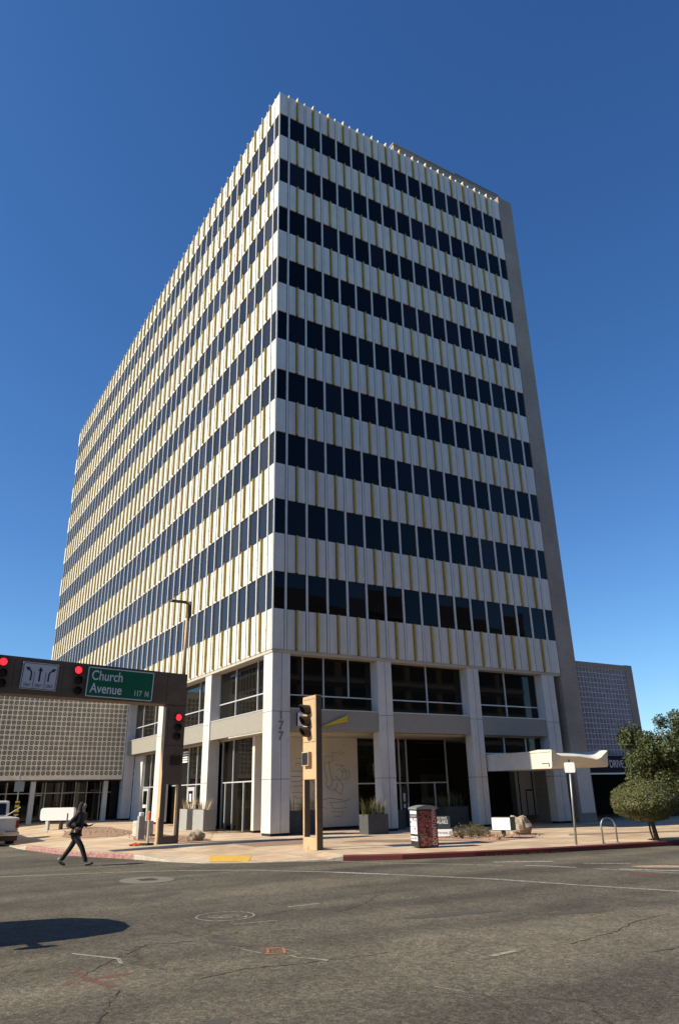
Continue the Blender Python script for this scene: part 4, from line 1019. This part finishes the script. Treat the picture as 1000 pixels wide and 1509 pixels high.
def Pb():
    c_, r = random.choice(cl); d = Vector((random.gauss(0,1), random.gauss(0,1), random.gauss(0,1))).normalized()
    return c_ + d*r*random.random()**.4, (d + Vector((0,0,.35))).normalized()
m = MB(); leaves(m, Pb, 42000, .060); m.build('crown', leaf_dark, bt, fix=False)
# low sage-like shrubs in the pink bed
def shrub(c_, r, n_, label, group, mt=leaf_grass, size=.035, name='low_shrub', cat='shrub'):
    z0 = gz(c_[0], c_[1]); e = empty(name, (c_[0],c_[1],z0), label, cat, group)
    mm = MB()
    for k in range(12):
        a = random.uniform(0,6.28); rr = random.uniform(.2,.8); mm.tube([(0,0,-.02),(r[0]*rr*math.cos(a), r[1]*rr*math.sin(a), r[2]*random.uniform(.5,.9))], [.012,.005], 4)
    mm.build('stem', bark, e)
    mm = MB()
    for k in range(n_):
        a = random.uniform(0,6.28); rr = math.sqrt(random.random()); h = (1-rr*.6)*r[2]*random.uniform(.2,1.1)
        p = Vector((r[0]*rr*math.cos(a), r[1]*rr*math.sin(a), h)); t = Vector((random.gauss(0,.5)+math.cos(a)*.5, random.gauss(0,.5)+math.sin(a)*.5, 1.1)).normalized()
        s_ = t.orthogonal().normalized(); s_.rotate(Matrix.Rotation(random.uniform(0,6.28),3,t)); L_ = size*random.uniform(1,2.4)
        mm.add([p-s_*size*.25, p+t*L_*.5+s_*size*.1, p+t*L_, p+t*L_*.5-s_*size*.45], [(0,1,2,3)])
    mm.build('foliage', mt, e, fix=False)
for i, (x, y, r, lb) in enumerate(((4.55,-6.75,(.5,.42,.5), 'grey green shrub nearest the leasing board in the pink gravel'), (5.35,-6.35,(.55,.5,.52), 'second grey green shrub from the leasing board, widest of its clump'),
                   (6.1,-5.9,(.5,.45,.46), 'grey green shrub in the middle of the gravel bed clump'), (6.6,-5.35,(.42,.4,.38), 'small grey green shrub at the clump end nearest the white box sign'))):
    shrub((x,y), r, 900, lb, 'low shrubs in the pink gravel bed')
shrub((5.0,-8.2), (.3,.25,.2), 150, 'tiny sprig of dry growth left of the white box sign', None, straw, .03, 'dry_sprig', 'plant')
z_ = gz(-3.6,5.2); m = MB(); V0 = Vector((-3.6,5.2,z_))
for k in range(16):
    a = k*.75; el = R(35+25*(k % 3)); d = Vector((math.cos(a)*math.cos(el), math.sin(a)*math.cos(el), math.sin(el))); s_ = d.cross(Vector((0,0,1))).normalized()*.035
    m.add([V0-s_*.7, V0+s_*.7, V0+d*.25+s_, V0+d*.52, V0+d*.25-s_], [(0,1,2,3,4)])
tag(m.build('agave', reed, fix=False), 'small spiky agave in the gravel left of the gantry pillar', 'plant')
m = MB()
for k in range(260):
    t = random.random(); a, b2 = ((-.2,-10.9) if False else (1.4,-11.45)), (4.2,-12.08); x, y = a[0]+(b2[0]-a[0])*t, a[1]+(b2[1]-a[1])*t-random.uniform(.03,.13); h = random.uniform(.02,.08)
    m.add([(x,y,.0),(x+.012,y,.0),(x+random.uniform(-.05,.05),y+random.uniform(-.04,.02),h)], [(0,1,2)])
tag(m.build('gutter_weeds', straw, fix=False), kind='stuff')

# ------------------------------------------------------------------ pickup at the left edge
tr = empty('pickup_truck', (-9.45,10.2,0), 'white pickup truck at the left edge with its tailgate towards the crossing', 'truck')
m = MB()
m.prism([(-2.75,.50),(-2.75,1.12),(-.55,1.14),(-.5,1.14),(1.25,1.10),(2.7,1.02),(2.85,.85),(2.85,.42),(-2.6,.42)], -.92, .92, 'x')
# bed floor opening
m.build('body', car_white, tr, bevel=.05)
m = MB(); m.prism([(-.5,1.142),(-.28,1.80),(.75,1.82),(1.35,1.142)], -.80, .80, 'x'); cb = m.build('cab', car_white, tr, bevel=.06)
m = MB(); m.prism([(-.46,1.2),(-.32,1.68),(-.325,1.68),(-.48,1.2)], -.66, .66, 'x'); m.box(-.66,.66,-.47,-.43,1.2,1.25)
m.add([(-.66,-.49,1.2),(.66,-.49,1.2),(.60,-.335,1.7),(-.60,-.335,1.7)], [(0,1,2,3)]); m.build('rear_window', glass_store, cb)
m = MB()
for s_ in (-1,1): m.add([(s_*.812,-.28,1.2),(s_*.812,1.05,1.2),(s_*.812,.68,1.72),(s_*.812,-.18,1.72)], [(0,1,2,3)])
m.build('side_window', glass_store, cb)
m = MB(); m.box(-.78,.78,-2.79,-2.755,.58,1.10); m.build('tailgate', car_white, tr, bevel=.01)
m = MB(); m.box(-.95,.95,-2.98,-2.80,.40,.56); m.box(-.35,.35,-3.0,-2.79,.45,.60); m.build('bumper', chrome, tr, bevel=.02)
m = MB(); m.box(-.90,.90,-2.9,-2.4,.2,.40); m.build('underbody', black_m, tr)
for s_ in (-1,1):
    m = MB(); m.box(s_*.80,s_*.925,-2.79,-2.752,.70,1.02); m.build('tail_light', red_plastic, tr)
for s_ in (-1,1):
    for y in (-1.7,1.75):
        m = MB(); m.tube([(s_*.62,y,.36),(s_*.94,y,.36)], .36, 18); w = m.build('wheel', rubber, tr)
        m = MB(); m.tube([(s_*.925,y,.36),(s_*.945,y,.36)], .2, 14); m.build('rim', chrome, w)
m = MB(); m.obox((-8.85,8.25,1.26), (1.0,.14,.03), Matrix.Rotation(R(-32),3,'Y')); tag(m.build('timber_board', mat('pale_board', (.5,.46,.4), .7)), 'pale board sticking up out of the pickup bed', 'board')

# delivery van waiting outside the left edge; its shadow falls across the roadway
vn = empty('delivery_van', (-16.25,-15.75,0), 'delivery van stopped outside the left edge, its shadow across the asphalt', 'van')
m = MB(); P = []
for x, y in ((-3.2,-1.05),(-3.2,1.05),(1.6,1.15),(2.3,.95),(2.75,.45),(2.9,-.1),(2.85,-.6),(2.6,-1.0),(2.0,-1.15)): P.append((x, y))
m.prism(P, .45, 2.25, 'z'); m.build('body', car_white, vn, bevel=.12)
m = MB(); m.prism([(p[0]*.985+.035, p[1]*.98) for p in P[2:9]], 1.25, 1.95, 'z'); m.build('windscreen', glass_store, vn)
for s_ in (-1,1):
    for x in (-2.1,1.5):
        m = MB(); m.tube([(x,s_*.72,.38),(x,s_*1.02,.38)], .38, 18); m.build('wheel', rubber, vn)
m = MB(); m.ellipsoid((1.75,-1.55,1.85), (.20,.10,.16), 14, 9); m.tube([(1.65,-1.1,1.92),(1.65,-1.5,1.9)], .03, 6); m.tube([(1.85,-1.1,1.78),(1.85,-1.5,1.82)], .03, 6); m.build('wing_mirror', black_m, vn)

# office block across the side street, mirrored in the west glazing
ob = empty('reflected_office_block', (-33,66,0), 'gridded office block mirrored in the west mezzanine windows', 'building')
m = MB(); m.box(-38,-26,58,74,0,17.5); m.box(-35,-29,60,72,17.5,20); m.build('wall', recess, ob, (-33,66,0))
m = MB()
for k in range(13): m.box(-38+k*1.0-.1,-38+k*1.0+.1,57.85,57.99,0,17.5)
for k in range(9): m.box(-38,-26,57.83,57.97,k*2.1,k*2.1+.25)
for k in range(17): m.box(-25.99,-25.85,58+k*1.0-.1,58+k*1.0+.1,0,17.5)
for k in range(9): m.box(-25.98,-25.83,58,74,k*2.1,k*2.1+.25)
m.build('frame_grid', screen_m, ob, (-33,66,0))

# office block across the street behind the viewpoint, mirrored in the lower south windows
brown_wall = mat('brown_render', (.24,.19,.14), .85, var=.12, vscale=.5)
sb = empty('brown_office_block', (0,-62,0), 'brown office block across the street, mirrored in the lower south windows', 'building')
m = MB(); m.box(-70,75,-80,-58,0,27.6); m.build('wall', brown_wall, sb, (0,-62,0))
m = MB()
for k in range(24):
    for j in range(6): m.box(-68+k*6, -63.4+k*6, -58.02, -57.9, 1.2+j*4, 3.6+j*4)
m.build('window_grid', glass_store, sb, (0,-62,0))
m = MB()
for j in range(7): m.box(-70,75,-57.97,-57.8,.2+j*4,.7+j*4)
m.build('string_course', exposed_agg, sb, (0,-62,0))

# ------------------------------------------------------------------ the walker
WA = math.atan2(-.525, .85)
per = bpy.data.objects.new('person', None)
def skinmesh(name, verts, edges, radii, mt, parent, levels=2, root=0):
    me = bpy.data.meshes.new(name); me.from_pydata(verts, edges, []); me.materials.append(mt)
    ob_ = bpy.data.objects.new(name, me); COL.objects.link(ob_); 
    if parent: ob_.parent = parent
    sm = ob_.modifiers.new('skin', 'SKIN'); sm.use_smooth_shade = True
    if not me.skin_vertices: 
        bm = bmesh.new(); bm.from_mesh(me); bm.verts.layers.skin.verify(); bm.to_mesh(me); bm.free()
    for i, r in enumerate(radii):
        sv = me.skin_vertices[0].data[i]; sv.radius = (r, r) if not isinstance(r, tuple) else r; sv.use_root = (i == root)
    ss = ob_.modifiers.new('sub', 'SUBSURF'); ss.levels = levels; ss.render_levels = levels
    return ob_
class Sk:
    def __init__(s): s.v = []; s.e = []; s.r = []
    def p(s, co, r, link=None):
        s.v.append(co); s.r.append(r); i = len(s.v)-1
        if link is not None: s.e.append((link, i))
        return i
    def chain(s, pts, link=None):
        for co, r in pts: link = s.p(co, r, link)
        return link
# body (one continuous skin): pelvis is the root
k = Sk(); pel = k.p((0,0,.96), .11)
wst = k.p((.02,0,1.10), .105, pel); chs = k.p((.06,0,1.30), (.13,.12), wst); nb = k.p((.09,0,1.46), .06, chs); nk = k.p((.11,0,1.52), .052, nb)
hd = k.p((.135,0,1.62), (.082,.092), nk); k.p((.13,0,1.71), (.075,.082), hd)
ns = k.p((.225,0,1.615), .016, hd)
def hand(w, d, fwd):
    """palm with four fingers and a thumb"""
    w = Vector(w); d = Vector(d).normalized(); f = Vector(fwd); up = d.cross(f).normalized()
    pm = k.p(tuple(w + d*.06), .028, None); return pm, w, d, f, up
def arm(sh, el, wr, d, side, curl):
    sh_i = k.p(sh, .06, chs); e_i = k.p(el, .045, sh_i); w_i = k.p(wr, .028, e_i)
    w = Vector(wr); d = Vector(d).normalized(); f = Vector(side).normalized(); dn = Vector(curl).normalized()
    pm = k.p(tuple(w + d*.055), .026, w_i)
    for j, L_ in zip((-1.4,-.45,.5,1.35), (.062,.075,.072,.055)):
        b0 = w + d*.09 + f*j*.020; q = k.p(tuple(b0), .011, pm); q = k.p(tuple(b0 + d*L_*.5 + dn*.008), .009, q); k.p(tuple(b0 + d*L_*.75 + dn*.04), .008, q)
    t = w + d*.05 + f*-.030; q = k.p(tuple(t), .012, pm); k.p(tuple(t + d*.035 + f*-.02 + dn*.02), .009, q)
arm((.07,-.18,1.40), (-.17,-.25,1.12), (.04,-.24,1.02), (1,.25,-.1), (0,0,-1), (0,1,0))
arm((.09,.18,1.40), (.04,.25,1.12), (.27,.19,1.07), (1,-.15,.12), (0,-1,0), (0,0,1))
for sy, kn, an, toe in ((-1, (.24,-.10,.52), (.42,-.10,.11), (.56,-.11,.07)), (1, (-.14,.10,.52), (-.42,.09,.15), (-.33,.09,.03))):
    h = k.p((0,sy*.095,.90), .085, pel); q = k.p(kn, .055, h); q = k.p(an, .036, q); k.p(toe, .030, q)
COL.objects.link(per); per.location = (-8.98,-5.42,0); per.rotation_euler.z = WA
tag(per, 'person in black jacket and dark jeans striding over the crossing, phone in hand', 'person')
skinmesh('body', k.v, k.e, k.r, skin, per)
k = Sk(); a0 = k.p((.0,0,.98), (.15,.16)); a1 = k.p((.03,0,1.15), (.14,.155), a0); a2_ = k.p((.06,0,1.33), (.14,.165), a1); a3 = k.p((.08,0,1.46), (.075,.08), a2_)
a = k.p((-.02,0,.84), (.155,.165), a0)
for sh, el, wr in (((.07,-.19,1.40), (-.18,-.255,1.12), (.03,-.24,1.025)), ((.09,.19,1.40), (.035,.255,1.12), (.25,.195,1.07))):
    q = k.p(sh, .078, a2_); q = k.p(el, .064, q); k.p(wr, .047, q)
skinmesh('jacket', k.v, k.e, k.r, cloth_black, per)
k = Sk(); a0 = k.p((0,0,.93), (.135,.155))
for sy, kn, an in ((-1, (.23,-.10,.52), (.40,-.10,.12)), (1, (-.15,.10,.52), (-.41,.09,.16))):
    q = k.p((.01,sy*.09,.82), .098, a0); q = k.p(kn, .078, q); k.p(an, .064, q)
skinmesh('trousers', k.v, k.e, k.r, denim, per)
for sy, hl, mid, toe in ((-1, (.37,-.10,.055), (.47,-.105,.065), (.62,-.11,.10)), (1, (-.46,.09,.16), (-.39,.09,.09), (-.26,.09,.035))):
    k = Sk(); k.chain([(hl, .042), (mid, .045), (toe, .034)]); skinmesh('shoe', k.v, k.e, k.r, shoe_m, per)
m = MB(); m.ellipsoid((-.45,.09,.20), (.05,.05,.045), 10, 7); m.build('sock', sole_m, per, smooth=True)
k = Sk(); k.chain([((.12,0,1.735), (.055,.06)), ((.085,0,1.68), (.082,.095)), ((.06,-.0,1.58), (.07,.09)), ((.035,-.05,1.48), (.055,.085)), ((.03,-.11,1.38), (.04,.06))]); skinmesh('hair', k.v, k.e, k.r, hair_m, per)
k = Sk(); k.chain([((.02,-.12,1.47), .05), ((.10,-.16,1.40), .045), ((.09,-.185,1.28), .04), ((.07,-.195,1.15), .035)]); skinmesh('scarf', k.v, k.e, k.r, scarf_m, per)
ca, sa = math.cos(WA), math.sin(WA)
def PW(x, y, z): return Vector((-8.98+x*ca-y*sa, -5.42+x*sa+y*ca, z))
m = MB(); m.obox(PW(.40,.155,1.115), (.15,.075,.010), Matrix.Rotation(WA,3,'Z') @ Matrix.Rotation(R(-18),3,'Y')); tag(m.build('phone', black_m, bevel=.004), "dark phone held out in the walking person's hand", 'phone')

# ------------------------------------------------------------------ light, sky, camera
SUN_EL, SUN_A = 38, 13.5
el, az = R(SUN_EL), R(SUN_A)
sd = Vector((-math.cos(el)*math.cos(az), math.cos(el)*math.sin(az), math.sin(el)))     # towards the sun
su = bpy.data.lights.new('sun', 'SUN'); su.energy = 4.7; su.angle = R(.53); su.color = (1, .905, .71)
so = bpy.data.objects.new('sun', su); COL.objects.link(so); so.rotation_euler = sd.to_track_quat('Z', 'Y').to_euler(); so.location = (-60, 10, 60)
w = bpy.data.worlds.new('World'); sc.world = w; w.use_nodes = True
nt = w.node_tree; bg = nt.nodes['Background']; sky = nt.nodes.new('ShaderNodeTexSky'); sky.sky_type = 'NISHITA'; sky.sun_disc = False
sky.sun_elevation = el; sky.sun_rotation = math.atan2(sd.x, sd.y) ; sky.altitude = 700; sky.air_density = 1.0; sky.dust_density = .3; sky.ozone_density = 3.0
sx = nt.nodes.new('ShaderNodeSeparateColor'); cx = nt.nodes.new('ShaderNodeCombineColor'); nt.links.new(sky.outputs[0], sx.inputs[0])
for i, (g_, k_) in enumerate(((1.28, .465), (1.12, .735), (1.0, 1.085))):
    pw = nt.nodes.new('ShaderNodeMath'); pw.operation = 'POWER'; pw.inputs[1].default_value = g_; nt.links.new(sx.outputs[i], pw.inputs[0])
    ml = nt.nodes.new('ShaderNodeMath'); ml.operation = 'MULTIPLY'; ml.inputs[1].default_value = k_; nt.links.new(pw.outputs[0], ml.inputs[0]); nt.links.new(ml.outputs[0], cx.inputs[i])
nt.links.new(cx.outputs[0], bg.inputs['Color']); bg.inputs['Strength'].default_value = .092
cam = bpy.data.cameras.new('camera'); co = bpy.data.objects.new('camera', cam); COL.objects.link(co); sc.camera = co
co.location = (-14.49872, -29.52965, 1.83070)
cam.sensor_fit = 'HORIZONTAL'; cam.sensor_width = 36; cam.lens = 36*1067.3687/1000
cam.shift_y = -14.5151/1000; cam.clip_start = .1; cam.clip_end = 2000
a_, b_, c_ = R(58.30247335), R(21.88338467), R(1.26950132)
f = Vector((math.cos(b_)*math.cos(a_), math.cos(b_)*math.sin(a_), math.sin(b_))); r = Vector((math.sin(a_), -math.cos(a_), 0)); d = f.cross(r)
r2 = r*math.cos(c_) + d*math.sin(c_); d2 = -r*math.sin(c_) + d*math.cos(c_)
co.rotation_euler = Matrix((r2, -d2, -f)).transposed().to_euler()
sc.view_settings.view_transform = 'Standard'; sc.view_settings.look = 'None'; sc.view_settings.exposure = .6; sc.view_settings.gamma = 1
sc.render.engine = 'CYCLES'; sc.cycles.max_bounces = 6
